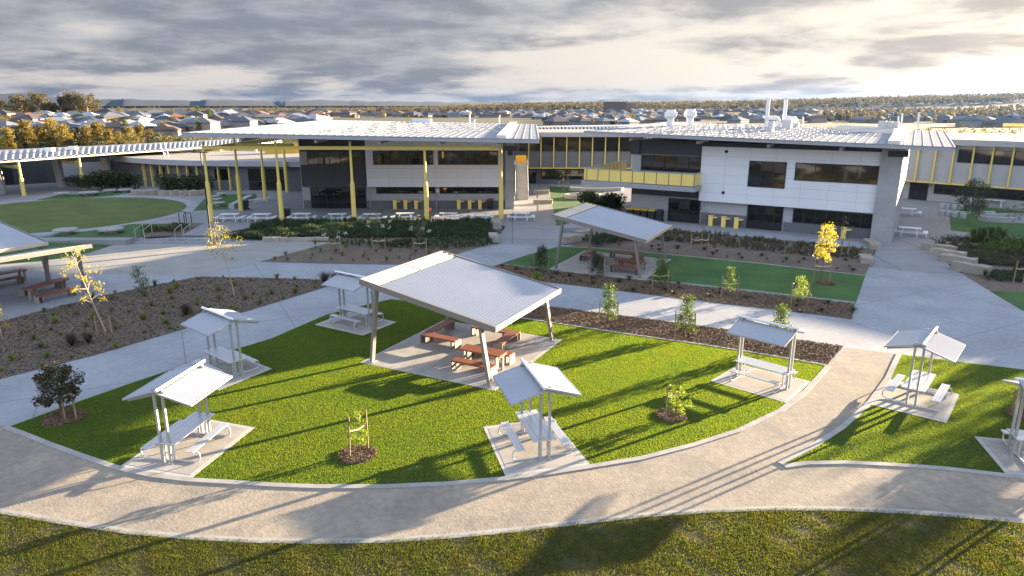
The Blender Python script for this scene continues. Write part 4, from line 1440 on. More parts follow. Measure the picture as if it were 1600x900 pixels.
for px, py, h in ((1408, 202, 1.6), (1433, 208, 1.9), (1255, 197, 1.0), (1403, 200, 1.2)):
    b = roof_at(px, py)
    part(RB, 'vent_pipe', M['whitemetal'], lambda m_: m_.tube([b, b + Vector((-.1, 0, h))], .09, 6))
# balcony with yellow panels
by = Facade((1043, 345), (1360, 374))
BD = 2.3
bl, br = ru(911.5, 287, BD), ru(1083.5, 297, BD)
bz1 = RBF.uz(1000, 287.5, BD)[1]
part(RB, 'balcony_slab', M['fascia'], lambda m_: (RBF.box(m_, bl - .15, br + .15, bz1 - 0.42, bz1, 0.02, BD + .15), RBF.box(m_, bl - .15, ru(986.5, 300), bz1 - 0.424, bz1 - 0.004, -9, 0.02)))
pw = (br - bl - 0.35) / 9
zp0, zp1 = bz1 + 0.08, bz1 + 1.12
for i in range(10):
    a0 = bl + (0 if i == 0 else 0.35 + pw * (i - 1)); a1 = bl + 0.35 + pw * i
    m_ = MB(); RBF.box(m_, a0 + .04, a1 - .04, zp0, zp1, BD - .05, BD - .01)
    m_.build('balustrade_panel', M['yellowpanel'], RB, base=RB.location)
    m_ = MB(); RBF.box(m_, a1 - .03, a1 + .03, bz1, zp1 + .08, BD - .06, BD)
    m_.build('balustrade_post', M['midgrey'], RB, base=RB.location)
for j in range(3):
    d0 = BD - .1 - j * .72
    m_ = MB(); RBF.box(m_, br - .03, br + .01, zp0, zp1, d0 - .66, d0)
    m_.build('balustrade_panel', M['yellowpanel'], RB, base=RB.location)
for j in range(11):
    d0 = BD - .1 - j * .95
    m_ = MB(); RBF.box(m_, bl - .01, bl + .03, zp0, zp1, d0 - .88, d0)
    m_.build('balustrade_panel', M['yellowpanel'], RB, base=RB.location)
part(RB, 'handrail', M['steel'], lambda m_: (RBF.box(m_, bl - .05, br + .05, zp1 + .06, zp1 + .12, BD - .08, BD + .02), RBF.box(m_, bl - .05, bl + .05, zp1 + .06, zp1 + .12, -8.5, BD - .08), RBF.box(m_, br - .05, br + .05, zp1 + .06, zp1 + .12, .1, BD - .08)))

# ---- right wing
RWF = Facade((1443, 314.5), (1600, 328.5))
RW = thing('school_building', 'pale school wing with yellow fins behind the right block, cut by the right edge', 'building', RWF.base)
wz = lambda px, py, d=0.0: RWF.uz(px, py, d)[1]
wu = lambda px, py, d=0.0: RWF.uz(px, py, d)[0]
e1 = wu(1600, 330) + 42
zb1 = wz(1500, 287.5)
part(RW, 'wall', M['lightgrey'], lambda m_: RWF.box(m_, -5, e1, TZ - .05, zb1, -12, -0.9))
part(RW, 'upper_wall', M['lightgrey'], lambda m_: RWF.box(m_, -5, e1, zb1, 6.95, -12, 0.0))
part(RW, 'sill_band', M['yellow'], lambda m_: RWF.box(m_, -4, e1, zb1 - .14, zb1, -0.1, 0.22))
fx = [(1417, 236), (1437, 237), (1465, 238)] + [(1493.5, 241), (1525, 243), (1556.5, 245), (1589, 247)]
us = [wu(px, py) for px, py in fx]
us += [us[-1] + (us[-1] - us[-2]) * i for i in range(1, 5)]
us[0:3] = [wu(1414, 260), wu(1433, 262), wu(1459.5, 265)]
us[3:7] = [wu(1487, 268), wu(1517, 270), wu(1547, 272), wu(1578, 275)]
for uu in us:
    m_ = MB(); RWF.box(m_, uu - .07, uu + .07, zb1, 6.9, 0.0, 0.35)
    m_.build('yellow_fin', M['yellow'], RW, base=RW.location)
for i in range(3, len(us) - 1):
    window_uz(RW, RWF, us[i] + (.35 if i == 3 else .09), us[i + 1] - .09, wz(1540, 256), wz(1540, 234.5), 0.0, 1, 1, 'window', .05)
window_uz(RW, RWF, wu(1417, 298), wu(1446, 300), TZ, wz(1430, 284.5), -0.9, 2, 1, 'door')
window_uz(RW, RWF, wu(1456, 296), e1 - 1, wz(1540, 309, -.9), wz(1540, 293.5, -.9), -0.9, 12, 1, 'strip_window')
part(RW, 'roof_fascia', M['fascia'], lambda m_: RWF.box(m_, -5, e1, 6.95, 7.5, -12, 0.9))
part(RW, 'flat_roof', M['flatroof'], lambda m_: RWF.box(m_, -5, e1, 7.5, 7.56, -9, 0.5))
part(RW, 'canopy_beam', M['yellowpanel'], lambda m_: RWF.box(m_, 1.5, e1 + 8, 8.35, 8.75, -26, -25.7))


# ---- left wing: low curved block with fins and a pale fascia
LWP = [Vector((-56, 98.5, 0)), Vector((-49.7, 94.0, 0)), Vector((-45.5, 91.8, 0)), Vector((-41.0, 90.3, 0)), Vector((-36.3, 89.6, 0)), Vector((-31.5, 89.4, 0)), Vector((-25.6, 88.6, 0))]
LW = thing('school_building', 'low curved dark school wing at left with yellow fins and a pale curved fascia', 'building', (-40, 90, TZ))


def offs(pts, d):
    out = []
    for i, p in enumerate(pts):
        t = (pts[min(i + 1, len(pts) - 1)] - pts[max(i - 1, 0)]).normalized()
        out.append(p + Vector((t.y, -t.x, 0)) * d)
    return out


def ribbon(m_, pts, d0, d1, z0, z1):
    a, b = offs(pts, d0), offs(pts, d1)
    for i in range(len(pts) - 1):
        m_.prism([a[i], b[i], b[i + 1], a[i + 1]], z0, z1)


def along(pts, s):
    L = [(pts[i + 1] - pts[i]).length for i in range(len(pts) - 1)]
    s *= sum(L)
    for i, l in enumerate(L):
        if s <= l or i == len(L) - 1:
            return pts[i].lerp(pts[i + 1], s / l), (pts[i + 1] - pts[i]).normalized()
        s -= l


part(LW, 'wall', M['midgrey'], lambda m_: ribbon(m_, LWP, -0.4, 0, TZ - .05, 3.62))
part(LW, 'fascia', M['fascia'], lambda m_: ribbon(m_, LWP, 0.0, 1.0, 3.6, 4.28))
part(LW, 'flat_roof', M['flatroof'], lambda m_: m_.prism(offs(LWP, 0.98) + [Vector((-25.6, 104, 0)), Vector((-60, 112, 0))], 4.2, 4.24))
for px, py in ((231, 291), (243, 292.5), (257, 293.5), (270, 294), (284, 295), (298, 296), (313, 296.5), (328, 297), (345, 297), (363, 297.5)):
    g = G(px, py, TZ)
    bst = min((along(LWP, i / 300) for i in range(301)), key=lambda q: abs(q[0].x / q[0].y - g.x / g.y))
    b, t = bst
    nn = Vector((t.y, -t.x, 0))
    m_ = MB(); m_.obox(b + nn * .02 - t * .08 + Vector((0, 0, TZ)), t * .16, nn * .35, (0, 0, 3.15))
    m_.build('yellow_fin', M['yellow'], LW, base=LW.location)
wr = [along(LWP, s)[0] for s in (0.22, 0.35, 0.5, 0.62, 0.665)]
part(LW, 'strip_window', M['glass'], lambda m_: ribbon(m_, wr, 0.0, 0.03, 1.75, 3.15))
wr2 = [along(LWP, s)[0] for s in (0.735, 0.79, 0.85, 0.895)]
part(LW, 'glazed_entry', M['glass'], lambda m_: ribbon(m_, wr2, 0.0, 0.03, TZ, 3.2))
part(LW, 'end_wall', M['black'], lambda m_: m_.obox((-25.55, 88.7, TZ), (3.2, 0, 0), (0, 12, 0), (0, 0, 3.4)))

# ---- wave roofed canopy sweeping round the oval lawn
WV = thing('wave_roof_pavilion', 'covered walkway at left with a long corrugated wave roof on yellow columns', 'pavilion', (-58, 92, TZ))
fpx = [(-90, 259), (-40, 255.5), (0, 252), (36, 249.7), (72, 247), (125, 243), (200, 237.8), (260, 233.8), (312, 230), (365, 226), (415, 222.5), (465, 219)]
WF = [G(x, y, 4.75 + 0.0009 * max(0, x)) for x, y in fpx]
bpx = [(-90, 240), (-40, 238), (0, 235.5), (36, 234), (72, 232.3), (125, 230), (200, 226.5), (260, 223.5), (312, 220.8), (365, 218.3), (415, 216), (465, 214.2)]
WB = [G(x, y, 5.35 + 0.0009 * max(0, x)) for x, y in bpx]


def wave(m_, th, amp, dz):
    S = []
    tot = 0.0
    for i in range(len(WF) - 1):
        L = (WF[i + 1] - WF[i]).length
        n = max(4, int(L / 0.0925))
        for j in range(n):
            S.append((WF[i].lerp(WF[i + 1], j / n), WB[i].lerp(WB[i + 1], j / n), tot + L * j / n))
        tot += L
    k0 = len(m_.v)
    for a, b, s in S:
        o = Vector((0, 0, amp * math.sin(s * 2 * math.pi / 0.74) + dz))
        ob = Vector((0, 0, dz))
        m_.v += [a + o, b + ob, a + o - Vector((0, 0, th)), b + ob - Vector((0, 0, th))]
    for i in range(len(S) - 1):
        p, q = k0 + 4 * i, k0 + 4 * i + 4
        m_.f += [(p, q, q + 1, p + 1), (p + 2, p + 3, q + 3, q + 2), (p, p + 2, q + 2, q), (p + 1, q + 1, q + 3, p + 3)]


part(WV, 'wave_roof', M['bigroof'], lambda m_: wave(m_, 0.06, 0.095, 0.12))
part(WV, 'eaves_beam', M['roof_cap'], lambda m_: [m_.beam(WF[i] - Vector((0, 0, .1)), WF[i + 1] - Vector((0, 0, .1)), .14, .16) for i in range(len(WF) - 1)])
part(WV, 'soffit', M['dark'], lambda m_: [m_.add([WF[i] - Vector((0, 0, .22)), WF[i + 1] - Vector((0, 0, .22)), WB[i + 1] - Vector((0, 0, .5)), WB[i] - Vector((0, 0, .5))], [(0, 3, 2, 1)]) for i in range(len(WF) - 1)])
for (px, py), top in (((38, 306), 4.6), ((131, 296), 4.6)):
    b = G(px, py, TZ)
    m_ = MB(); m_.tube([(b.x, b.y, TZ), (b.x, b.y, 2.5), (b.x, b.y, 2.7), (b.x, b.y, top)], [.24, .23, .16, .15], 12)
    m_.build('yellow_column', M['yellow'], WV, base=WV.location)
    m_ = MB(); m_.beam((b.x, b.y, 3.9), (b.x - 5.0, b.y + 3.2, 3.9), .22, .34); m_.build('yellow_beam', M['yellow'], WV, base=WV.location)
for px, py in ((97, 293), (5, 303), (172, 289), (-60, 309)):
    b = G(px, py, TZ)
    m_ = MB(); m_.beam((b.x, b.y, TZ), (b.x - .3, b.y, 4.2), .85, .5, (0, 1, 0)); m_.build('concrete_pier', M['conc_wall'], WV, base=WV.location)
bw = [Vector((-88, 84, 0)), Vector((-74, 92, 0)), Vector((-66, 98, 0)), Vector((-58, 101, 0)), Vector((-50, 100, 0))]
part(WV, 'back_wall', M['dark'], lambda m_: ribbon(m_, bw, -.4, 0, TZ - .05, 4.9))
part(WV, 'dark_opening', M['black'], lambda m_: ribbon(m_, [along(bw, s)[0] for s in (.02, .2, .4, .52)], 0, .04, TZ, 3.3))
part(WV, 'wall_panel', M['lightgrey'], lambda m_: ribbon(m_, [along(bw, s)[0] for s in (.66, .80)], 0, .05, 1.2, 3.2))
part(WV, 'wall_panel', M['lightgrey'], lambda m_: ribbon(m_, [along(bw, s)[0] for s in (.90, .97)], 0, .05, 1.6, 3.4))
ld = G(258, 246, 4.28)
part(WV, 'roof_ladder', M['whitemetal'], lambda m_: ([m_.beam((ld.x + s, ld.y, 4.26), (ld.x + s - .7, ld.y + .5, 6.2), .06, .06) for s in (0, .6)], [m_.beam((ld.x - .7 * q, ld.y + .5 * q, 4.26 + 1.94 * q), (ld.x + .6 - .7 * q, ld.y + .5 * q, 4.26 + 1.94 * q), .05, .05) for q in (.15, .3, .45, .6, .75, .9)]))
for px, py in ((78, 236), (114, 233.5)):
    b = G(px, py, 5.4)
    part(WV, 'roof_unit', M['whitemetal'], lambda m_: m_.box(b.x, b.y, b.z + .2, 1.0, .7, .45))
cb = plane_y(414, 240, 103); cb2 = plane_y(468, 240, 103); ct = plane_y(440, 226.5, 103)
part(WV, 'yellow_end_panel', M['orange'], lambda m_: m_.obox((cb.x, 103, cb.z), (cb2.x - cb.x, 0, 0), (0, .2, 0), (0, 0, ct.z - cb.z)))
for px in (305, 345, 400):
    b0 = plane_y(px, 241, 107)
    part(WV, 'canopy_post', M['yellowpanel'], lambda m_: m_.box(b0.x, 107, b0.z + .5, .35, .35, 1.3))
# distant scalloped roof edge behind the link building and the right wing
for key, a, b, y, top, lab in (('l', 838, 1032, 128, 196.5, 'dark scalloped roof edge standing behind the flat roof of the link building'), ('r', 1470, 1640, 98, 208.5, 'dark scalloped roof edge behind the right wing, below the dry field')):
    pa, pb = plane_y(a, top + 6, y), plane_y(b, top + (3 if key == 'l' else 9), y)
    e = thing('scalloped_roof', lab, 'roof', (pa.x, y, pa.z))
    n = 34 if key == 'l' else 22

    def sc(m_):
        for i in range(n):
            q = pa.lerp(pb, (i + .5) / n)
            w = (pb.x - pa.x) / n
            m_.box(q.x, y + 3, q.z - 1.0, w * .55, 6, 2.9)
    part(e, 'roof_ribs', M['whitemetal'], sc)
    part(e, 'dark_gap', M['dark'], lambda m_: m_.add([(pa.x, y + .6, 0), (pb.x, y + .6, 0), (pb.x, y + .6, pb.z + .25), (pa.x, y + .6, pa.z + .25), (pa.x, y + 5.5, 0), (pb.x, y + 5.5, 0), (pb.x, y + 5.5, pb.z + .25), (pa.x, y + 5.5, pa.z + .25)], [(0, 1, 2, 3), (3, 2, 6, 7), (5, 4, 7, 6), (0, 3, 7, 4), (1, 5, 6, 2)]))


# ------------------------------------------------------------------ small things on the terrace
def white_table():
    root = thing('picnic_table', 'x', 'picnic table')
    m_ = MB(); long_slats(m_, -0.85, 0.85, -0.36, 0.36, 0.75, 1, 0.04); m_.build('table_top', M['whitemetal'], root)
    for s in (-1, 1):
        m_ = MB(); m_.obox((s * 1.18 - 0.17, -0.7, 0.42), (0.34, 0, 0), (0, 1.4, 0), (0, 0, 0.035)); m_.build('bench_seat', M['whitemetal'], root)
    for y in (-0.28, 0.28):
        m_ = MB()
        m_.beam((-0.6, y, 0), (-0.5, y, 0.71), 0.06, 0.06, (0, 1, 0)); m_.beam((0.6, y, 0), (0.5, y, 0.71), 0.06, 0.06, (0, 1, 0))
        m_.beam((-1.3, y, 0.36), (1.3, y, 0.36), 0.05, 0.06)
        m_.beam((-1.3, y, 0), (-1.22, y, 0.40), 0.05, 0.05, (0, 1, 0)); m_.beam((1.3, y, 0), (1.22, y, 0.40), 0.05, 0.05, (0, 1, 0))
        m_.build('frame', M['whitemetal'], root)
    return root


wt = white_table()
first = True
TL = {360: 'leftmost white table on the terrace, right of the first yellow column', 410: 'white terrace table left of the column with a bin beside it',
      472: 'white terrace table right of the column with a bin beside it', 527: 'white terrace table behind the flowering sapling, left of the middle yellow column',
      582: 'white terrace table right of the middle yellow column, behind the second sapling', 633: 'white terrace table left of the column with the red lidded bin',
      701: 'white terrace table right of the column with the red lidded bin', 750: 'white terrace table left of the last yellow column', 814: 'white terrace table standing alone right of the last yellow column',
      1415: 'white table farther along the paved lane beside the right block', 1420: 'white slatted table at the near end of the paved lane beside the right block'}
for px, py, rz in ((360, 346, 0.06), (410, 346, 0.05), (472, 345.5, 0.05), (527, 346, 0.03), (582, 346, 0.02), (633, 345, 0.03), (701, 345, 0), (750, 344.5, 0), (814, 344.5, 0), (1415, 337, -0.55), (1420, 369, -0.55)):
    b = G(px, py, TZ)
    b.z = TZ + .006
    if first: o = wt; o.location = b; o.rotation_euler = (0, 0, rz); first = False
    else: o = dup(wt, b, rz)
    o['label'], o['group'] = TL[px], 'white tables on the school terrace'


def fountain():
    root = thing('drinking_fountain', 'x', 'drinking fountain')
    m_ = MB(); m_.box(0, 0, 0.46, 0.36, 0.34, 0.92); m_.box(0, 0, 0.94, 0.42, 0.38, 0.05); m_.build('pedestal', M['yellowpanel'], root)
    m_ = MB(); m_.obox((0.18, -0.13, 0.72), (0.36, 0, 0.06), (0, 0.26, 0), (0, 0, 0.09)); m_.tube([(0.50, 0, .80), (0.50, 0, .86)], .10, 8); m_.build('basin', M['yellowpanel'], root)
    m_ = MB(); m_.tube([(0.30, 0, 0.80), (0.30, 0, 0.93), (0.37, 0, 0.95)], 0.02, 6); m_.build('spout', M['steel'], root)
    return root


fo = fountain(); first = True
for i, (px, py, rz, lab) in enumerate((
        (617.5, 326.5, 0, 'left of the left trio by the left block'), (634, 326.5, 0, 'middle of the left trio by the left block'), (650.5, 326.5, 0, 'right of the left trio by the left block'),
        (717, 326.5, 0, 'left of the right trio by the left block'), (734, 326.5, 0, 'middle of the right trio by the left block'), (750, 326.5, 0, 'right of the right trio by the left block'),
        (1110, 352.5, -.54, 'left of the trio below the white panel of the right block'), (1130, 354.5, -.54, 'middle of the trio below the white panel of the right block'), (1150, 356.5, -.54, 'right of the trio below the white panel of the right block'),
        (1294, 371, -.54, 'left of the pair behind the golden tree'), (1317, 373, -.54, 'right of the pair behind the golden tree'))):
    b = G(px, py, TZ)
    if first: o = fo; o.location = b; o.rotation_euler = (0, 0, rz); first = False
    else: o = dup(fo, b, rz)
    o['label'], o['group'] = 'yellow drinking fountain, ' + lab, 'yellow drinking fountains along the school walls'


def bin_(lid):
    root = thing('wheelie_bin', 'x', 'bin')
    m_ = MB()
    vs = [(-.24, -.28, .08), (.24, -.28, .08), (.24, .24, .08), (-.24, .24, .08), (-.30, -.36, .98), (.30, -.36, .98), (.30, .34, .98), (-.30, .34, .98)]
    m_.add(vs, [(0, 3, 2, 1), (4, 5, 6, 7), (0, 1, 5, 4), (1, 2, 6, 5), (2, 3, 7, 6), (3, 0, 4, 7)])
    m_.build('bin_body', M['binbody'], root)
    m_ = MB(); m_.obox((-.32, -.38, .985), (.64, 0, 0), (0, .74, .06), (0, 0, .06)); m_.build('lid', M[lid], root)
    for s in (-1, 1):
        m_ = MB(); m_.tube([(s * .25, .27, .1), (s * .31, .27, .1)], .1, 10); m_.build('wheel', M['blackmetal'], root)
    return root


bp = {}
for px, py, lid, rz, lab in ((985, 342, 'binlid', -.5, 'yellow lidded bin at the left end of the row by the right block'), (996, 343, 'binlid', -.5, 'yellow lidded bin, second from the left in the row by the right block'),
                             (1007, 344, 'binlid', -.5, 'yellow lidded bin in the middle of the row by the right block'), (1018.5, 345, 'binlid', -.5, 'yellow lidded bin, fourth from the left in the row by the right block'),
                             (1030.5, 346, 'binbody', -.5, 'dark lidded bin at the right end of the row by the right block'), (449, 343.5, 'binbody', .1, 'dark bin beside the second front yellow column'),
                             (669, 343.5, 'redlid', .1, 'red lidded bin at the foot of the fourth front yellow column'), (766, 326.8, 'redlid', 0, 'dark bin with a reddish lid against the wall of the left block'),
                             (384, 328, 'binbody', .1, 'dark bin beside the yellow column nearest the small turf')):
    b = G(px, py, TZ); b.z = TZ + .006
    if lid not in bp: bp[lid] = o = bin_(lid); o.location = b; o.rotation_euler = (0, 0, rz)
    else: o = dup(bp[lid], b, rz)
    o['label'], o['group'] = lab, 'wheelie bins by the school'

# light pole
b = G(331, 383)
lp = thing('light_pole', 'tall thin black light pole beside the first yellow column', 'light pole', b)
m_ = MB(); m_.tube([(0, 0, 0), (0, 0, 4), (-.05, 0, 7.6)], [.075, .065, .05], 10); m_.build('pole', M['blackmetal'], lp)
m_ = MB(); m_.box(-.05, 0, 7.62, 1.3, .3, .07); m_.build('lamp_head', M['blackmetal'], lp)
m_ = MB(); m_.box(0, 0, .02, .35, .35, .04); m_.build('base_plate', M['blackmetal'], lp)

# round concrete seats on the turf
seat = None
for px, py, r, lab in ((97, 306.5, .95, 'leftmost round concrete seat on the turf beyond the oval'), (140, 305, 1.1, 'widest round concrete seat on the turf beyond the oval'), (172, 301.5, .8, 'round concrete seat on the turf beyond the oval, before the rightmost one'), (196, 300.5, .9, 'rightmost round concrete seat on the turf beyond the oval'),
                       (342, 322, .75, 'round concrete seat nearest the camera on the small turf'), (339.5, 316, .65, 'round concrete seat second nearest on the small turf'), (336.5, 311.5, .6, 'round concrete seat third nearest on the small turf'), (346, 307, .6, 'round concrete seat farthest back on the small turf'),
                       (103, 365.5, 1.0, 'round concrete seat on the grass bank left of the other one'), (174, 364, 1.05, 'round concrete seat on the grass bank nearest the broad steps')):
    b = G(px, py, TZ)
    s = thing('round_seat', lab, 'seat', b, group='round concrete seats on the turf')
    m_ = MB(); m_.tube([(0, 0, .30), (0, 0, .42), (0, 0, .44)], [r, r, r * .96], 22); m_.build('seat', M['kerb'], s)
    m_ = MB(); m_.tube([(0, 0, 0), (0, 0, .30)], r * .55, 14); m_.build('base', M['conc_wall'], s)

# sandstone blocks
SB = []


def stone(px, py, w, d, h, rz, lab, z=TZ, grp='sandstone blocks round the gardens'):
    b = G(px, py, z)
    m_ = MB()
    r = random.Random(int(px * 7 + py))
    n = 4
    vs = []
    for i in range(n + 1):
        for sx, sy, sz in ((-1, 0, 0), (1, 0, 0), (1, 0, 1), (-1, 0, 1)):
            t = -1 + 2 * i / n
            vs.append((sx * d / 2 * r.uniform(.86, 1.04), t * w / 2 + r.uniform(-.03, .03), sz * h * r.uniform(.88, 1.06)))
    fs = [(3, 2, 1, 0), (4 * n, 4 * n + 1, 4 * n + 2, 4 * n + 3)]
    for i in range(n):
        for j in range(4):
            fs.append((4 * i + j, 4 * i + (j + 1) % 4, 4 * i + 4 + (j + 1) % 4, 4 * i + 4 + j))
    m_.add(vs, fs)
    o = m_.build('sandstone_block', M['stone'])
    o.location = b; o.rotation_euler = (0, 0, rz)
    return tag(o, lab, 'stone block', grp)


for i, px in enumerate((219, 231, 244, 262, 279, 294, 309)):
    stone(px, 303.5 + 0.3 * i, 2.0, .75, .6, R(-62 + 4 * i), ('sandstone block, ' + ['first', 'second reddish', 'third', 'fourth', 'fifth', 'sixth', 'seventh'][i] + ' from the left in the row by the oval'))
stone(775, 355, 2.3, .8, .65, R(8), 'longer sandstone block on the left of the entry ramp'); stone(771, 376, 1.7, .8, .6, R(6), 'nearer sandstone block on the left of the entry ramp', .15)
stone(895, 378, 2.2, .7, .6, R(-50), 'sandstone block at the right foot of the entry ramp', .1); stone(915, 369, 2.0, .7, .55, R(-60), 'sandstone block behind the pale shelter, above the ramp foot', .3)
stone(846, 303, .8, 2.0, .5, 0, 'sandstone slab across the pebble bed, farther one'); stone(848, 318, .9, 2.2, .5, 0, 'reddish sandstone slab across the pebble bed, nearer one')
stone(1362, 388, 2.3, .9, .6, R(-15), 'sandstone block left of the right ramp, upper one', .25); stone(1352, 411, 1.7, .9, .55, R(-20), 'sandstone block left of the right ramp, lower one', .05)
for i, (px, py, zz) in enumerate(((1466, 394, .36), (1480, 403, .27), (1496, 413, .18), (1516, 426, .06))):
    stone(px, py, 2.3, .75, .62, R(38), ['topmost', 'second', 'third', 'lowest'][i] + ' sandstone block of the wall along the right ramp', zz)
for i, (px, py) in enumerate(((425, 376), (450, 376.3), (475, 376.6), (500, 376.5))):
    stone(px, py, 1.5, .5, .32, R(90), ['leftmost', 'second', 'third', 'rightmost'][i] + ' low stone edging block behind the granite plaza', .02)
for i, (px, py) in enumerate(((1492, 387), (1512, 387.5), (1535, 386))):
    stone(px, py, 1.2, .8, .4, R(70 + 20 * i), ['left', 'middle', 'right'][i] + ' pale rock under the strap leaved bush', .40)
# stump stools and benches in the right court
for i, (px, py) in enumerate(((1472, 337), (1481, 338), (1491, 339.5), (1504, 341), (1528, 337.5), (1540, 338), (1549, 338.5), (1471, 325), (1480, 325.5), (1490, 326.5), (1501, 327))):
    b = G(px, py, TZ)
    m_ = MB(); m_.tube([(0, 0, 0), (0, 0, .5), (0, 0, .52)], [.30, .28, .24], 12)
    o = m_.build('stump_stool', M['lightgrey']); o.location = b
    tag(o, 'grey stump stool, ' + ['1st', '2nd', '3rd', '4th'][i % 4 if i < 4 else (i - 7 if i > 6 else i - 4)] + ' from the left of the ' + ('front left row' if i < 4 else 'front right row' if i < 7 else 'back row') + ' in the right court', 'stool', 'stump stools in the right court')
b = G(1540, 322, TZ)
wb = thing('white_bench', 'white bench against the wall of the right wing', 'bench', b, -.78)
m_ = MB(); m_.box(0, 0, .72, 3.4, .7, .06); m_.build('seat', M['whitemetal'], wb)
for s in (-1, 1):
    m_ = MB(); m_.box(s * 1.4, 0, .345, .08, .6, .69); m_.build('leg', M['whitemetal'], wb)


def curb_ring(lab, cx, cy, rx, ry, a0, a1, h=.45):
    c = G(cx, cy, TZ)
    pts = [(c.x + rx * math.cos(R(a)), c.y + ry * math.sin(R(a))) for a in range(a0, a1 + 1, 10)]
    m_ = MB(); m_.strip(pts, .4, TZ, TZ + h)
    tag(m_.build('seating_wall', M['conc_wall']), lab, 'seating wall', 'curved concrete seating walls')


curb_ring('farther curved concrete seating wall in the court between the blocks', 932, 297, 3.4, 1.6, 0, 350)
curb_ring('nearer curved concrete seating wall in the court between the blocks', 915, 309, 2.4, 1.2, 40, 330)
curb_ring('curved white concrete seating wall on the turf of the right court', 1590, 345, 3.6, 1.3, 60, 330, .5)
wl = [G(398, 307, TZ), G(358, 325, TZ)]
m_ = MB(); m_.strip([(p.x, p.y) for p in [G(392, 311, TZ), G(362, 326.5, TZ)]], .6, TZ, TZ + .5)
tag(m_.build('seating_wall', M['lightgrey']), 'straight pale seating wall along the small turf by the yellow columns', 'seating wall', 'curved concrete seating walls')
bn = thing('low_bench', 'low white bench behind the straight seating wall', 'bench', G(397, 318, TZ), R(52))
m_ = MB(); m_.box(0, 0, .43, 4.2, .35, .05); m_.build('seat', M['whitemetal'], bn)
for s in (-1.7, 0, 1.7):
    m_ = MB(); m_.box(s, 0, .205, .06, .3, .41); m_.build('leg', M['whitemetal'], bn)
# stair handrails on the left steps
for px, py, lab in ((219, 369, 'thin white handrail at the left of the broad steps'), (280, 369, 'thin white handrail at the right of the broad steps')):
    b = G(px, py, TZ)
    hr = thing('handrail', lab, 'handrail', b, group='handrails of the broad steps')
    m_ = MB(); m_.tube([(0, .6, 0), (0, .6, .95), (.1, -.9, .7), (.1, -.9, -.4)], .03, 6); m_.build('rail', M['steel'], hr)
    m_ = MB(); m_.tube([(.75, .6, 0), (.75, .6, .95), (.85, -.9, .7), (.85, -.9, -.4)], .03, 6); m_.build('rail', M['steel'], hr)
for i, (px, py) in enumerate(((286, 347), (294, 348.5))):
    b = G(px, py, TZ)
    hr = thing('bike_hoop', ['left', 'right'][i] + ' dark metal hoop on the ring path edge', 'bike hoop', b, .4, 'bike hoops by the ring path')
    m_ = MB(); m_.tube([(-.3, 0, 0), (-.3, 0, .85), (-.2, 0, 1.0), (.2, 0, 1.0), (.3, 0, .85), (.3, 0, 0)], .035, 6); m_.build('hoop', M['blackmetal'], hr)

# ------------------------------------------------------------------ young trees, shrubs and grasses
sapling('young_tree', 'golden leaved young tree in the shaded lawn, its crown catching the sun', 'tree', (1283, 442), 349, 1.35, .38, 'leaf_yellow', 800, .16, seed=3, clusters=22, tr=.05, cl=.22)
stakes('pair of stakes round the golden tree in the shaded lawn', (1283, 444), [(-.5, .1), (.55, .1)], 1.8)
sapling('young_tree', 'sparse golden young tree by the plaza corner, between two garden beds', 'tree', (367, 462), 347, 2.2, .50, 'leaf_yellow', 330, .15, 'paletrunk', seed=5, lean=-.75, clusters=20, cl=.14)
sapling('young_tree', 'sparse leaning golden young tree beside the left shelter', 'tree', (165, 520), 385, 2.0, .30, 'leaf_yellow', 330, .15, 'paletrunk', seed=8, lean=-1.1, clusters=20, cl=.12, tr=.045)
stakes('stakes at the foot of the leaning golden tree', (163, 522), [(-.35, 0), (.35, .1)], 1.0, tie=False)
sapling('young_tree', 'golden young tree cut off by the left edge of the photo', 'tree', (3, 530), 470, 1.1, .3, 'leaf_yellow', 120, .14, 'paletrunk', seed=9, clusters=9)
sapling('young_tree', 'dark bronze leaved young tree in a mulch ring at the left lawn tip', 'tree', (98, 652), 571, 1.7, .25, 'leaf_bronze', 1700, .16, seed=12, clusters=34, tr=.045, cl=.15)
stakes('pale stakes by the dark bronze tree', (100, 655), [(.12, -.1), (.52, -.05)], 1.1, tie=False)
sapling('young_tree', 'small dark upright tree at the top edge of the left bed', 'tree', (222, 464), 414, 1.0, .2, 'leaf_green', 420, .13, seed=14, clusters=18, cl=.22)
stakes('single stake beside the small dark upright tree', (226, 465), [(.35, 0)], 1.2, tie=False)
sapling('young_tree', 'thin lime leaved sapling in the mulch ring left of the front shelter', 'tree', (562, 708), 641, .8, .15, 'leaf_lime', 420, .12, seed=15, clusters=13, cl=.18, tr=.02)
stakes('tied stake pair round the sapling in the front lawn', (559, 711), [(-.22, -.2), (.28, .35)], 1.45)
sapling('young_tree', 'lime leaved sapling in the mulch ring near the right kerb', 'tree', (1054, 652), 596, .95, .12, 'leaf_lime', 460, .13, seed=17, clusters=15, cl=.2, tr=.02)
stakes('tied stake pair round the sapling near the right kerb', (1049, 656), [(-.25, -.1), (.28, .4)], 1.45)
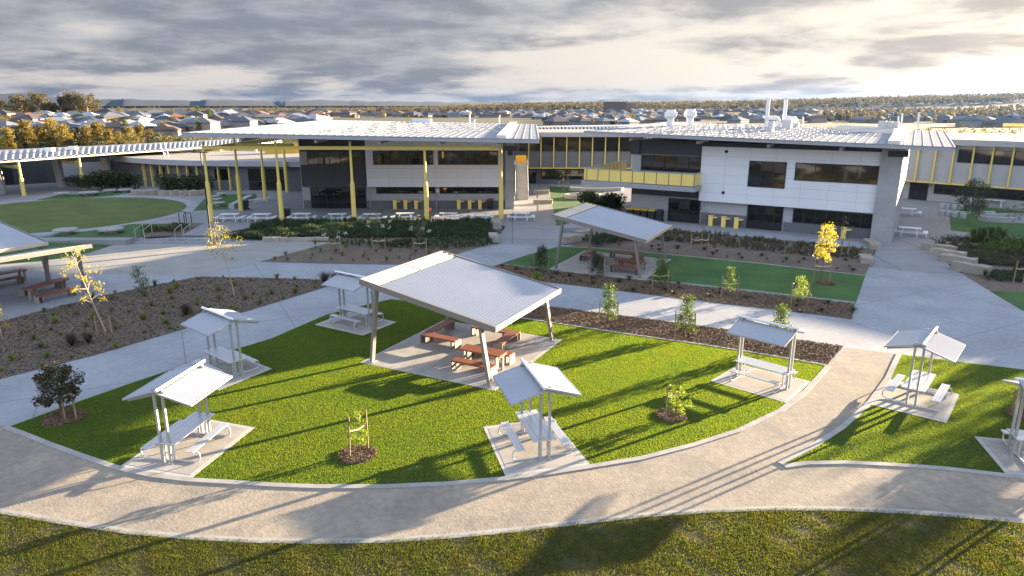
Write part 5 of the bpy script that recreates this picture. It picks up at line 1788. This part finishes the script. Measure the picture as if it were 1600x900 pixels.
for px, py, top, w, lf, lab, sd, st in ((950, 507, 444, 1.0, 'leaf_green', 'dense upright young tree in the bark bed, left of the three there', 21, 1), (1070, 524, 461, 1.0, 'leaf_green', 'dense upright young tree in the bark bed, between two stakes', 22, 1),
                                        (1216, 545, 477, 1.0, 'leaf_green', 'young tree in the bark bed behind the right tip shelter', 23, 1), (933, 432, 397, 1.05, 'leaf_dark', 'dark young tree in front of the pale shelter table', 24, 1),
                                        (846, 424, 383, 1.1, 'leaf_dark', 'dark young tree left of the pale shelter', 25, 1), (1031, 450, 402, 1.1, 'leaf_green', 'staked young tree at the right corner of the pale shelter pad', 26, 1),
                                        (1139, 463, 416, .75, 'leaf_green', 'staked young tree in the low bed, middle of the shaded lawn edge', 27, 1), (1249, 474, 431, .85, 'leaf_lime', 'sparse staked young tree in the low bed near the right path', 28, 1),
                                        (838, 443, 425, .7, 'leaf_lime', 'small bush peeping over the large shelter roof', 29, 0)):
    sapling('young_tree', lab, 'tree', (px, py), top, w, .12, lf, 1100 if w > .9 else 480, .13, seed=sd, clusters=24, cl=.30, spire=True, taper=.6, tr=.025)
    if st: stakes('stakes beside the ' + lab[:1] + lab[1:], (px, py + 2), [(-.5, 0), (.5, 0)], 1.35, tie=(px > 1000))
for px, py, top, w, lab, sd in ((523, 392, 338, 1.9, 'pale flowering sapling in front of the terrace, leftmost of three', 31), (592, 388, 320, 1.9, 'pale flowering sapling in front of the terrace, middle of three', 32), (656, 392, 330, 1.6, 'pale sapling in front of the terrace, rightmost of three', 33)):
    t = sapling('young_tree', lab, 'tree', (px, py), top, w, .35, 'leaf_pale', 420, .14, seed=sd, clusters=18, z=.12, cl=.18)
    r = np.random.default_rng(sd + 50)
    h = zat(top, t.location.x, t.location.y)
    np_mesh('blossom', leaf_quads(np.vstack([blob(r, 16, (math.cos(k * 1.3) * w * .5, math.sin(k * 1.3) * .5, h * r.uniform(.42, .62)), (.2, .2, .16)) for k in range(6)]), .12, r), M['leaf_white'], t)
    stakes('tied stakes under the ' + lab, (px, py + 2), [(-.5, 0), (.5, .1)], 1.1, .1)
for px, py, top, lab, sd in ((1094, 392, 318, 'bare thin sapling left of the fountains by the right block', 41), (1311, 402, 336, 'leafless brown sapling beside the golden tree', 42)):
    sapling('young_tree', lab, 'tree', (px, py), top, 1.1, .5, 'leaf_bronze', 110, .09, seed=sd, clusters=14, z=.15, tr=.025, cl=.12)
    stakes('tied stakes of the ' + lab, (px, py + 2), [(-.75, 0), (.1, 0), (.6, 0)], 1.5, .1)
stakes('tied stakes at the right edge below the garden', (1590, 443), [(-.3, 0), (.35, 0)], 1.5, .1)
sapling('young_tree', 'young tree behind the shelter at the right edge of the photo', 'tree', (1596, 650), 597, .95, .25, 'leaf_lime', 380, .14, seed=44, clusters=16, cl=.25)
stakes('single leaning stake beside the tree at the right edge', (1584, 652), [(-.1, 0)], 1.2, tie=False)
sapling('court_tree', 'dark leafy tree among the stump stools of the right court', 'tree', (1514, 352), 281, 3.2, .25, 'leaf_dark', 1500, .22, seed=45, clusters=26, z=TZ, cl=.17)
sapling('court_tree', 'thin leaning sapling in front of the white seating wall', 'tree', (1570, 368), 317, 1.8, .45, 'leaf_pale', 160, .16, seed=46, lean=.9, clusters=14, z=TZ, cl=.12)
sapling('court_tree', 'thin bare tree in the court between the school blocks', 'tree', (880, 314), 268, 1.6, .4, 'leaf_pale', 90, .12, seed=47, clusters=12, z=TZ, cl=.1)


def shrub(lab, px, py, w, d, h, leaf, n, size, seed, z=TZ, name='shrub', group=None):
    b = G(px, py, z)
    root = thing(name, lab, 'shrub', b, group=group)
    r = np.random.default_rng(seed)
    pts = []
    for k in range(14):
        c = np.array([r.uniform(-.42, .42) * w, r.uniform(-.4, .4) * d, h * r.uniform(.22, .72)])
        pts.append(blob(r, n // 14, c, (w * .24, d * .26, h * .30), .45))
    P_ = np.vstack(pts); P_[:, 2] = np.maximum(P_[:, 2], .03)
    np_mesh('foliage', leaf_quads(P_, size, r), M[leaf], root)
    m_ = MB()
    for k in range(7):
        a = k * .9
        m_.tube([(0, 0, 0), (math.cos(a) * w * .2, math.sin(a) * d * .2, h * .5)], .04, 5)
    m_.build('stems', M['trunk'], root)


shrub('broad dark hedge by the fins of the curved left wing', 180, 297, 10.0, 3.0, 2.9, 'leaf_dark', 9000, .30, 61)
shrub('dark round shrub mass in front of the curved left wing', 289, 302, 6.2, 2.6, 2.6, 'leaf_dark', 6000, .28, 62)
shrub('dark shrub mass in the court between the blocks', 940, 329, 4.4, 3.0, 2.3, 'leaf_dark', 5000, .28, 63)
shrub('dark clipped ground cover at the foot of the strap leaved bush', 1508, 381, 4.6, 1.6, .8, 'leaf_dark', 1500, .16, 64)
shrub('low bushy shrub at the right edge of the garden', 1600, 395, 6, 3.5, 1.3, 'leaf_green', 2200, .2, 65)
shrub('planting strip in the bed above the broad steps', 262, 360, 3.6, 3.2, .6, 'tuft_dark', 1500, .2, 66)


def spray(r, n, h, spread, w, curl=.5):
    """strap leaves arching out of one crown: each blade is two quads"""
    V = []
    for i in range(n):
        a = r.uniform(0, 2 * np.pi); L = h * r.uniform(.65, 1.1); s = spread * r.uniform(.3, 1.0)
        d = np.array([math.cos(a), math.sin(a), 0]); q = np.array([-math.sin(a), math.cos(a), 0]) * w * .5
        p0 = d * r.uniform(0, .06) * spread; p1 = d * s * .5 + np.array([0, 0, L * .75]); p2 = d * s * 1.1 + np.array([0, 0, L * (1 - curl * r.uniform(.1, 1.0))])
        V.append([p0 - q, p0 + q, p1 + q * .8, p1 - q * .8]); V.append([p1 - q * .8, p1 + q * .8, p2 + q * .1, p2 - q * .1])
    return np.array(V)


b = G(1541, 386, TZ)
sb = thing('strap_leaf_bush', 'large strap leaved bush in the right hand garden', 'shrub', b)
r = np.random.default_rng(71)
V = np.vstack([spray(r, 60, 2.0, 1.2, .12, .7) + np.array([x, y, 0]) for x, y in ((-.9, 0), (0, .3), (.9, 0), (.3, -.4), (-.4, -.3))])
np_mesh('leaves', V, M['leaf_green'], sb)
b = G(1567, 371, TZ)
fl = thing('yellow_flower_plant', 'small plant with a bright yellow flower right of the strap leaved bush', 'plant', b)
np_mesh('leaves', spray(r, 20, .5, .4, .06), M['leaf_green'], fl)
np_mesh('flower', leaf_quads(blob(r, 30, (0, 0, .6), (.22, .22, .18)), .2, r), M['leaf_yellow'], fl)

# tussocks in the mulch beds: individual plants, copies share mesh data
TP = []
for i in range(3):
    r = np.random.default_rng(80 + i)
    me = np_mesh('grass_tussock', spray(r, 60, .34, .34, .02, .7), M['tuft'])
    TP.append(me)
lots = []


def in_px(poly, n, mind):
    """well spread random spots inside a bed"""
    w = xy(poly)
    P_ = scatter(w, n * 60)
    out = []
    for p in P_:
        if all((p[0] - q[0]) ** 2 + (p[1] - q[1]) ** 2 > mind * mind for q in out):
            out.append(p)
        if len(out) >= n: break
    return out


cnt = 0
BED_MIDLOW = [(420, 407), (480, 409), (551, 411), (614, 412), (690, 400), (740, 388), (700, 381), (540, 378), (500, 382)]
for poly, n, md, lab, grp in ((BED_LEFT, 90, 1.15, 'low yellow green grass tussock in the large mulch bed at left', 'tussocks in the left mulch bed'), (BED_MIDLOW, 46, 1.0, 'low yellow green grass tussock in the bed below the terrace', 'tussocks in the bed below the terrace')):
    for p in in_px(poly, n, md):
        src = TP[cnt % 3]
        o = src if cnt < 3 else dup(src)
        zz = 0.015 if poly is BED_LEFT else 0.015 + max(0, (p[1] - 48)) * .012
        o.location = (p[0], p[1], zz); o.rotation_euler = (0, 0, rng.uniform(0, 6)); k = rng.uniform(.55, 1.35); o.scale = (k, k, k * rng.uniform(.8, 1.2))
        tag(o, lab, 'grass tussock', grp); cnt += 1
r = np.random.default_rng(90)
dk = np_mesh('grass_tussock', spray(r, 50, .26, .4, .03, .8), M['tuft_dark'])
first = True
for poly, n, md, lab, grp in ((BED_R_LOW + [(1340, 412), (1250, 402), (1160, 393), (1040, 380), (960, 376), (900, 378)], 34, 1.0, 'dark low tussock on the slope above the shaded lawn', 'dark tussocks above the shaded lawn'), (BED_LOW, 30, 1.0, 'dark low tussock in the bark bed below the shaded lawn', 'dark tussocks below the shaded lawn')):
    for p in in_px(poly, n, md):
        o = dk if first else dup(dk); first = False
        o.location = (p[0], p[1], .03 if poly is BED_LOW else .16); o.rotation_euler = (0, 0, rng.uniform(0, 6)); k = rng.uniform(.6, 1.3); o.scale = (k, k, k)
        tag(o, lab, 'grass tussock', grp)
for i, (px, py, k, lab) in enumerate(((508, 444, 1.3, 'spiky purple grass behind the far left shelter'), (524, 440, 1.0, 'smaller spiky purple grass right of its twin behind the far left shelter'), (113, 541, 1.0, 'dark purple grass in the lower left bed, left one'), (139, 537, .85, 'dark purple grass in the lower left bed, right one'), (291, 493, 1.1, 'purple grass at the bed edge left of the back left shelter'))):
    r = np.random.default_rng(95 + i)
    b = G(px, py)
    o = thing('purple_grass', lab, 'ornamental grass', b, group='purple grasses in the left bed')
    np_mesh('blades', spray(r, 130, .75 * k, .7 * k, .022, .6), M['purple'], o)


def mass(name, poly, n, h, w, mkey, lab, zlo, zhi, ylo, yhi, seed, sc=.55):
    """dense ornamental grass nobody could count"""
    r = np.random.default_rng(seed)
    P_ = scatter(poly, n)
    U = [spray(r, 20, h, h * sc, w * .62, .8) for _ in range(6)]
    V = []
    for i, p in enumerate(P_):
        t = min(1, max(0, (p[1] - ylo) / (yhi - ylo)))
        V.append(U[i % 6] * np.array([1, 1, r.uniform(.4, 1.25) * (.75 + .35 * math.sin(p[0] * 1.3) * math.sin(p[1] * 1.9 + p[0] * .4))]) + np.array([p[0], p[1], zlo + (zhi - zlo) * t]))
    tag(np_mesh(name, np.vstack(V), M[mkey]), lab, 'planting', kind='stuff')


up = xy([(362, 371), (412, 350.5), (766, 348.5), (772, 368)], .3)
mass('ornamental_grass', up, 4400, .72, .035, 'orn', 'dense dark green ornamental grass along the front of the terrace', .10, .42, 57, 64.5, 101)
mass('ornamental_grass', xy([(520, 380), (640, 376), (772, 368), (768, 383), (700, 388), (640, 386), (560, 383)], .15), 700, .6, .04, 'orn', 'lighter clumps of ornamental grass below the dark terrace planting', .05, .3, 54, 60, 102)
mass('ornamental_grass', xy([(1000, 362), (1040, 361), (1169, 373), (1259, 381), (1350, 391), (1345, 404), (1259, 398), (1169, 389), (1040, 376), (985, 372)], .3), 1900, .55, .04, 'orn_brown', 'brown green ornamental grass in the sloping bed before the right block', .2, .42, 48, 62, 103)
mass('ornamental_grass', xy([(905, 374), (985, 360), (1000, 375), (930, 383)], .25), 500, .6, .04, 'orn', 'green ornamental grass behind the pale shelter', .15, .4, 54, 60, 104)
mass('ornamental_grass', xy([(1476, 382), (1600, 382), (1750, 386), (1750, 420), (1600, 415), (1520, 410), (1490, 400)], .3), 3600, .7, .04, 'orn_brown', 'brown green ornamental grass in the right hand garden', .2, .42, 46, 53, 105)
mass('ornamental_grass', xy([(1530, 425), (1600, 425), (1750, 430), (1750, 440), (1600, 440), (1545, 438)], .1), 700, .45, .04, 'orn', 'low ornamental grass at the lower edge of the right hand garden', .05, .1, 40, 48, 106)


# ------------------------------------------------------------------ the suburb, its trees and the forest beyond
def on_land(px, py):
    z = 0.0
    for _ in range(12):
        p = G(px, min(py, 400), min(z, CAM_H - 1.5))
        z = 0.5 * z + 0.5 * hgt(p.x, p.y)
    p.z = hgt(p.x, p.y)
    return p


for nm, c in (('charcoal', (.065, .065, .072)), ('grey', (.16, .165, .175)), ('brown', (.13, .085, .065)), ('white', (.34, .35, .37)), ('terracotta', (.23, .115, .075)), ('slate', (.10, .11, .13))):
    M['tile_' + nm] = mat(nm + '_roof_tile', c, .75, var=.1, vs=.5, objvar=.12)
M['render1'] = mat('cream_render', (.30, .25, .19), .85, objvar=.15)
M['render2'] = mat('tan_brick', (.22, .16, .115), .85, objvar=.2)
M['render3'] = mat('grey_render', (.26, .25, .245), .85, objvar=.15)


def hip(m_, x0, x1, y0, y1, z, pitch, ov=.5):
    x0 -= ov; x1 += ov; y0 -= ov; y1 += ov
    w, d = x1 - x0, y1 - y0
    h = min(w, d) / 2 * pitch
    if w >= d: a, b = Vector((x0 + d / 2, (y0 + y1) / 2, z + h)), Vector((x1 - d / 2, (y0 + y1) / 2, z + h))
    else: a, b = Vector(((x0 + x1) / 2, y0 + w / 2, z + h)), Vector(((x0 + x1) / 2, y1 - w / 2, z + h))
    c = [Vector((x0, y0, z)), Vector((x1, y0, z)), Vector((x1, y1, z)), Vector((x0, y1, z))]
    e = [p - Vector((0, 0, .22)) for p in c]
    vs = c + [a, b] + e
    if w >= d: fs = [(0, 1, 5, 4), (1, 2, 5), (2, 3, 4, 5), (3, 0, 4)]
    else: fs = [(0, 1, 4), (1, 2, 5, 4), (2, 3, 5), (3, 0, 4, 5)]
    fs += [(0, 6, 7, 1), (1, 7, 8, 2), (2, 8, 9, 3), (3, 9, 6, 0), (6, 9, 8, 7)]
    m_.add(vs, fs)


HP = {}


def house(kind, roof, wall):
    k = (kind, roof, wall)
    if k in HP:
        return dup(HP[k])
    root = thing('suburban_house', 'x', 'house')
    w, r_ = MB(), MB()
    if kind == 0:
        w.box(0, 0, 1.2, 15, 11, 3.0); hip(r_, -7.5, 7.5, -5.5, 5.5, 2.7, .46)
        w.box(-4, -7, 1.2, 6, 4, 3.0); hip(r_, -7, -1, -9, 0, 2.72, .46)
    elif kind == 1:
        w.box(0, 0, 1.2, 12, 16, 3.0); hip(r_, -6, 6, -8, 8, 2.7, .44)
        w.box(5, -5, 1.2, 7, 6, 3.0); hip(r_, 0, 8.5, -8, -2, 2.72, .42)
    else:
        w.box(0, 0, 2.3, 11, 12, 5.2); hip(r_, -5.5, 5.5, -6, 6, 4.9, .42)
        w.box(2, -7, 1.2, 8, 4, 3.0); hip(r_, -2, 6, -9, -3, 2.72, .4, .4)
    w.build('wall', M[wall], root); r_.build('roof', M['tile_' + roof], root)
    g_ = MB()
    yf = -9.03 if kind == 0 else (-8.03 if kind == 1 else -9.03)
    xs = (-4,) if kind == 0 else ((-3, 3) if kind == 1 else (2,))
    for x in xs: g_.box(x, yf, 1.35, 2.6, .06, 1.7)
    if len(xs) == 1:
        g_.build('window', M['glass'], root)
    HP[k] = root
    return root


ZN = lambda px: ('on the hillside at far left' if px < 300 else 'in the suburb above the left school roof' if px < 838 else 'in the suburb between the two school roofs' if px < 1040 else 'in the suburb beyond the right school roof' if px < 1470 else 'beside the dry field at far right')
ROOFS = ['charcoal', 'grey', 'slate', 'brown', 'charcoal', 'grey', 'white', 'slate', 'terracotta', 'charcoal']
h_spots = []
row = 175.5
while row < 214:
    D = 16.5 * 1070 / (row - 160)
    step = 15.5 * 1070 / D
    px = -60 + rng.uniform(0, step)
    while px < 1680:
        st_ = step
        if px < 300:
            ok = 182 < row < 212 and not (row > 207 and px < 230); st_ = 17 * 1070 / 430
        elif px < 520: ok = row < 208 - (px - 300) * .07
        elif px < 838: ok = row < 186
        elif px < 1042: ok = row < 195
        elif px < 1480: ok = row < 194
        else: ok = 181 < row < 200
        if ok and rng.random() < (.88 if px < 1040 else .6 if px < 1480 else .8):
            h_spots.append((px + rng.uniform(-3, 3), row + rng.uniform(-.5, .5)))
        px += st_ * rng.uniform(.9, 1.25)
    row += 1.75 + (row - 175) * .085
h_spots.sort(key=lambda q: -q[1])
print('houses', len(h_spots))
for px, row in h_spots[:297]:
    p = on_land(px, row)
    roof = rng.choice(ROOFS if px < 900 else ROOFS + ['white', 'grey', 'grey'])
    kind = rng.choice([0, 0, 0, 1, 1, 1, 1, 2])
    o = house(kind, roof, rng.choice(['render1', 'render2', 'render3']))
    o.location = p
    o.rotation_euler = (0, 0, rng.choice([0, .5, 1.57, 3.14, -1.57, 2.2]) + rng.uniform(-.25, .25) + px * .0006)
    o.scale = (rng.uniform(.85, 1.05), rng.uniform(.85, 1.05), rng.uniform(.9, 1.0))
    tag(o, '%s roofed %s house %s' % (roof, ['wide', 'deep', 'two storey'][kind], ZN(px)), 'house', 'suburban houses ' + ZN(px))
# the rest, too far off to tell apart
V_, I_ = [], []
fm = [M['tile_charcoal'], M['tile_grey'], M['tile_white'], M['tile_brown'], M['render1'], M['render3']]
me_b = MB()
for px, row in h_spots[297:]:
    p = on_land(px, row)
    m1, m2 = MB(), MB()
    m1.box(0, 0, 1.2, 14, 11, 3.0); hip(m2, -7, 7, -5.5, 5.5, 2.7, .46)
    mi = rng.choice([0, 0, 1, 1, 2, 3]); wi = rng.choice([4, 5])
    rt = Matrix.Translation(p) @ Matrix.Rotation(rng.uniform(0, 3.1), 4, 'Z')
    for mm, ii in ((m1, wi), (m2, mi)):
        me_b.add([rt @ q for q in mm.v], mm.f); I_ += [ii] * len(mm.f)
if I_:
    fh = me_b.build('far_houses', fm[0])
    for mm in fm[1:]: fh.data.materials.append(mm)
    fh.data.polygons.foreach_set('material_index', I_)
    tag(fh, 'rows of the smallest houses at the far side of the suburb', 'houses', kind='stuff')


def tree_mesh(seed, h, w, n, size, leaf, conic=False, trunk='trunk', lab='x', name='tree', lo=.25):
    root = thing(name, lab, 'tree')
    r = np.random.default_rng(seed)
    m_ = MB()
    m_.tube([(0, 0, -.5), (.1, 0, h * .3), (r.uniform(-.3, .3), r.uniform(-.3, .3), h * .62), (r.uniform(-.5, .5), 0, h * .9)], [h * .026, h * .02, h * .012, h * .004], 7)
    pts = []
    nb = 26
    for k in range(nb):
        t = lo + (1 - lo) * (k + r.uniform(.2, .8)) / nb
        rel = (t - lo) / (1 - lo)
        prof = (1.0 - .85 * rel) if conic else math.sin(math.pi * (.2 + .72 * rel)) ** .6
        a = k * 2.4 + r.uniform(-.6, .6)
        rr = w / 2 * prof * r.uniform(.35, .85)
        c = np.array([math.cos(a) * rr, math.sin(a) * rr, h * (t * .94)])
        m_.tube([(0, 0, h * t * .75), tuple(c)], [h * .008, h * .003], 4)
        rad = w * (.15 if conic else .17) * r.uniform(.7, 1.25)
        pts.append(blob(r, int(n / nb * r.uniform(.5, 1.5)), c, (rad, rad, rad * .75), .5))
    m_.build('trunk', M[trunk], root)
    np_mesh('crown', leaf_quads(np.vstack(pts), size, r, 0, .6), M[leaf], root)
    return root


# golden screen trees in front of the hillside
scr = [tree_mesh(201 + i, 10, 6.0 + i * .6, 2300, .42, 'leaf_gold_tree', True, lo=.06, name='screen_tree') for i in range(3)]
scr_used = [False] * 3
POS = [(-30, 190, 152), (8, 196, 148), (36, 186, 155), (60, 192, 158), (78, 182, 160), (97, 193, 152), (112, 200, 158), (134, 194, 163), (150, 188, 160), (168, 199, 155), (184, 204, 160), (200, 196, 166), (216, 191, 170), (232, 200, 166), (247, 207, 172), (262, 212, 176), (276, 215, 182)]
ords = ['1st', '2nd', '3rd'] + ['%dth' % i for i in range(4, 20)]
for i, (px, top, D) in enumerate(POS):
    q = plane_y(px, top, D)
    zb = hgt(q.x, q.y)
    s = (q.z - zb) / 10
    k = i % 3
    if not scr_used[k]: o = scr[k]; scr_used[k] = True
    else: o = dup(scr[k])
    o.location = (q.x, q.y, zb); o.rotation_euler = (0, 0, i * 1.7); o.scale = (s * rng.uniform(1.0, 1.45),) * 2 + (s,)
    o['label'], o['group'] = 'golden lit conical tree, %s from the left in the screen behind the wave roof' % ords[i], 'screen trees behind the wave roof'
fill = [tree_mesh(210, 6, 8, 1500, .42, 'leaf_olive', False, lo=.05, name='screen_bush'), tree_mesh(211, 6, 7, 1500, .42, 'leaf_dark', False, lo=.05, name='screen_bush')]
fuse = [False, False]
for i in range(24):
    px = -35 + i * 14.2 + rng.uniform(-4, 4)
    D = 146 + (i * 37 % 28)
    q = plane_y(px, rng.uniform(203, 222) + max(0, px - 180) * .05, D)
    zb = hgt(q.x, q.y); k = 1 if i % 3 == 1 else 0
    if not fuse[k]: o = fill[k]; fuse[k] = True
    else: o = dup(fill[k])
    sc2 = (q.z - zb) / 6
    o.location = (q.x, q.y, zb); o.rotation_euler = (0, 0, i * 2.1); o.scale = (max(.7, sc2 * .8),) * 2 + (sc2,)
    tag(o, ('olive' if k == 0 else 'dark green') + ' bushy tree filling the screen behind the wave roof', 'tree', 'bushy trees of the screen behind the wave roof')
# big gums on the hill
for i, (px, base, top, w, lab) in enumerate(((28, 178, 150, 13, 'broad gum tree on the hilltop at far left, left of the tallest pair'), (58, 178, 143.5, 12, 'tall gum tree on the hilltop at far left, inner tree of the left clump'), (-8, 180, 152, 12, 'gum tree on the hilltop cut off by the left edge'), (98, 179, 150, 9, 'gum tree at the left of the right hilltop clump'), (110, 178, 143, 11, 'tallest gum tree of the right hilltop clump'), (132, 179, 146, 13, 'broad gum tree at the right end of the hilltop clump'), (78, 179, 162, 8, 'low gum tree between the two hilltop clumps'))):
    D = 500
    q = plane_y(px, top, D); zb = hgt(q.x, q.y)
    g_ = tree_mesh(220 + i, q.z - zb, w * 1.55, 2600, 1.0, 'leaf_gum', False, 'paletrunk', lab, 'gum_tree', .2)
    g_.location = (q.x, q.y, zb)
    g_['group'] = 'gum trees on the hilltop'
# garden trees between the houses
gt = [tree_mesh(240 + i, 6, 5.5, 420, .55, ['leaf_olive', 'leaf_dark', 'leaf_olive', 'leaf_green'][i], i == 3, name='garden_tree', lo=.12) for i in range(4)]
gused = [False] * 4
for i in range(290):
    px, row = h_spots[(i * 7) % len(h_spots)]
    px += rng.uniform(-22, 22); row += rng.uniform(-1.5, 2.2)
    if px < 300 and row > 214: continue
    p = on_land(px, max(175.5, row))
    k = rng.choice([0, 0, 1, 2, 2, 3])
    if not gused[k]: o = gt[k]; gused[k] = True
    else: o = dup(gt[k])
    o.location = p; o.rotation_euler = (0, 0, rng.uniform(0, 6)); s = rng.uniform(.5, 1.15); o.scale = (s, s, s * rng.uniform(.8, 1.2))
    tag(o, '%s garden tree among the houses %s' % (['olive', 'dark', 'pale olive', 'pointed green'][k], ZN(px)), 'tree', 'garden trees ' + ZN(px))
for k in range(4):
    if not gused[k]:
        gt[k].location = (200, 420, hgt(200, 420)); gt[k]['label'] = 'garden tree among the houses'
cn = tree_mesh(260, 5, 2.2, 500, .3, 'leaf_dark', True, name='conifer', lo=.05, lab='left dark conifer by the dry field at the right edge')
cn.location = plane_y(1582, 0, 120).x, 120, .2
c2_ = dup(cn, (plane_y(1597, 0, 118).x, 118, .2), 1.0, 'right dark conifer by the dry field, cut by the right edge')
for i, (px, D) in enumerate(((1512, 150), (1545, 158), (1492, 165))):
    s_ = dup(gt[0]); s_.location = (plane_y(px, 0, D).x, D, .3); s_.scale = (.4, .4, .4)
    tag(s_, ['middle', 'right', 'left'][i] + ' small bush in the dry field', 'bush', 'bushes in the dry field')

# trees just outside the right of the frame; their long shadows reach the side lawn
ot = tree_mesh(280, 7.5, 6.5, 1500, .4, 'leaf_olive', name='shade_tree', lo=.2, lab='shade tree beyond the right edge of the photo, nearest the path')
ot.location = (52, 43.5, 0); ot['group'] = 'shade trees beyond the right edge'
for i, (x, y, s_) in enumerate(((57, 49, 1.05), (60, 54.5, .95))):
    t_ = dup(ot, (x, y, 0), i + 1.0, ['shade tree beyond the right edge of the photo, middle one', 'shade tree beyond the right edge of the photo, farthest one'][i], scale=s_)

# forest belts: too many crowns to count
r = np.random.default_rng(300)
C = []


def belt(n, d0, d1, p0, p1, hmin, hmax, size):
    d = r.uniform(d0, d1, n); px = r.uniform(p0, p1, n)
    x = (px - 800) / F * d * cT * 1.02
    for a, b in zip(x, d):
        h = r.uniform(hmin, hmax)
        w = h * r.uniform(.28, .42)
        z = hgt(a, b)
        C.append(blob(r, 15, (a, b, z + h * .58), (w, w, h * .42), .4))


belt(3600, 1130, 1400, 380, 1780, 7, 13, 2)
belt(3400, 1400, 2200, 300, 1780, 8, 14, 2)
belt(1600, 1100, 1900, -150, 480, 4, 9, 2)
belt(700, 620, 1000, 1280, 1780, 5, 9, 2)
belt(1200, 2000, 3600, -150, 1780, 6, 11, 2)
tag(np_mesh('forest', leaf_quads(np.vstack(C), 3.0, r, 0, .7), M['leaf_forest']), 'wide belt of bushland forest along the horizon beyond the suburb', 'forest', kind='stuff')
C = []
for i in range(900):
    D = r.uniform(142, 420); px = r.uniform(300, 1600)
    a = (px - 800) / F * D * cT * 1.02
    if 70 < a < 310 and 140 < D < 255: continue
    h = r.uniform(1.2, 3.4)
    C.append(blob(r, 16, (a, D, hgt(a, D) + h * .5), (h * .7, h * .7, h * .5), .45))
tag(np_mesh('scrub', leaf_quads(np.vstack(C), .9, r, 0, .7), M['leaf_olive']), 'low scrub and hedges on the open ground between the school and the houses', 'scrub', kind='stuff')
C = []
for i in range(420):
    a, b, h = r.uniform(-170, 170), r.uniform(-130, -55), r.uniform(6, 11)
    C.append(blob(r, 16, (a, b, h * .55 - .2), (h * .4, h * .4, h * .45), .4))
tag(np_mesh('woodland', leaf_quads(np.vstack(C), 2.4, r, 0, .7), M['leaf_gum']), 'woodland edge behind the viewpoint, seen reflected in the school windows', 'forest', kind='stuff')
# long brown building and mast on the far ridge
q = plane_y(944, 166, 1110)
fb = thing('far_building', 'long reddish brown building rising from the far forest', 'building', (q.x, 1110, 0))
w_ = (992 - 944) * 1110 / F
fz = plane_y(944, 159.8, 1110).z
part(fb, 'wall', M['tile_brown'], lambda m_: m_.box(q.x + w_ * .33, 1110, fz / 2 - 2, w_ * .66, 14, fz + 4))
part(fb, 'side_wing', M['render2'], lambda m_: m_.box(q.x + w_ * .82, 1111, fz / 2 - 2.6, w_ * .34, 12, fz + 3))
part(fb, 'roof', M['tile_brown'], lambda m_: m_.box(q.x + w_ * .33, 1110, fz + .3, w_ * .68, 15, .6))
q = plane_y(1344, 153.5, 900)
mt = thing('radio_mast', 'thin lattice mast on the horizon right of the roof stacks', 'mast', (q.x, 900, 0))
for sx, sy in ((-1, -1), (1, -1), (0, 1)):
    part(mt, 'leg', M['steel'], lambda m_: m_.beam((q.x + sx * 1.5, 900 + sy * 1.5, 0), (q.x + sx * .3, 900 + sy * .3, q.z), .35, .35, (0, 1, 0)))
part(mt, 'cross_brace', M['steel'], lambda m_: [m_.beam((q.x - 1.4 + .11 * k, 898.6, 2 + k * 1.6), (q.x + 1.4 - .11 * k, 898.6, 3.4 + k * 1.6), .22, .22) for k in range(9)])

# ------------------------------------------------------------------ air
hz = MB()
hz.obox((-5200, -900, -1.5), (10400, 0, 0), (0, 7600, 0), (0, 0, 80))
hm = bpy.data.materials.new('haze_air'); hm.use_nodes = True
n_, l_ = hm.node_tree.nodes, hm.node_tree.links
n_.clear()
vo = n_.new('ShaderNodeVolumePrincipled'); om = n_.new('ShaderNodeOutputMaterial')
vo.inputs['Color'].default_value = (.10, .19, .40, 1)
vo.inputs['Density'].default_value = 0.00006
vo.inputs['Anisotropy'].default_value = 0.55
l_.new(vo.outputs[0], om.inputs['Volume'])
tag(hz.build('haze', hm), 'thin evening haze over the country', 'haze', kind='stuff')
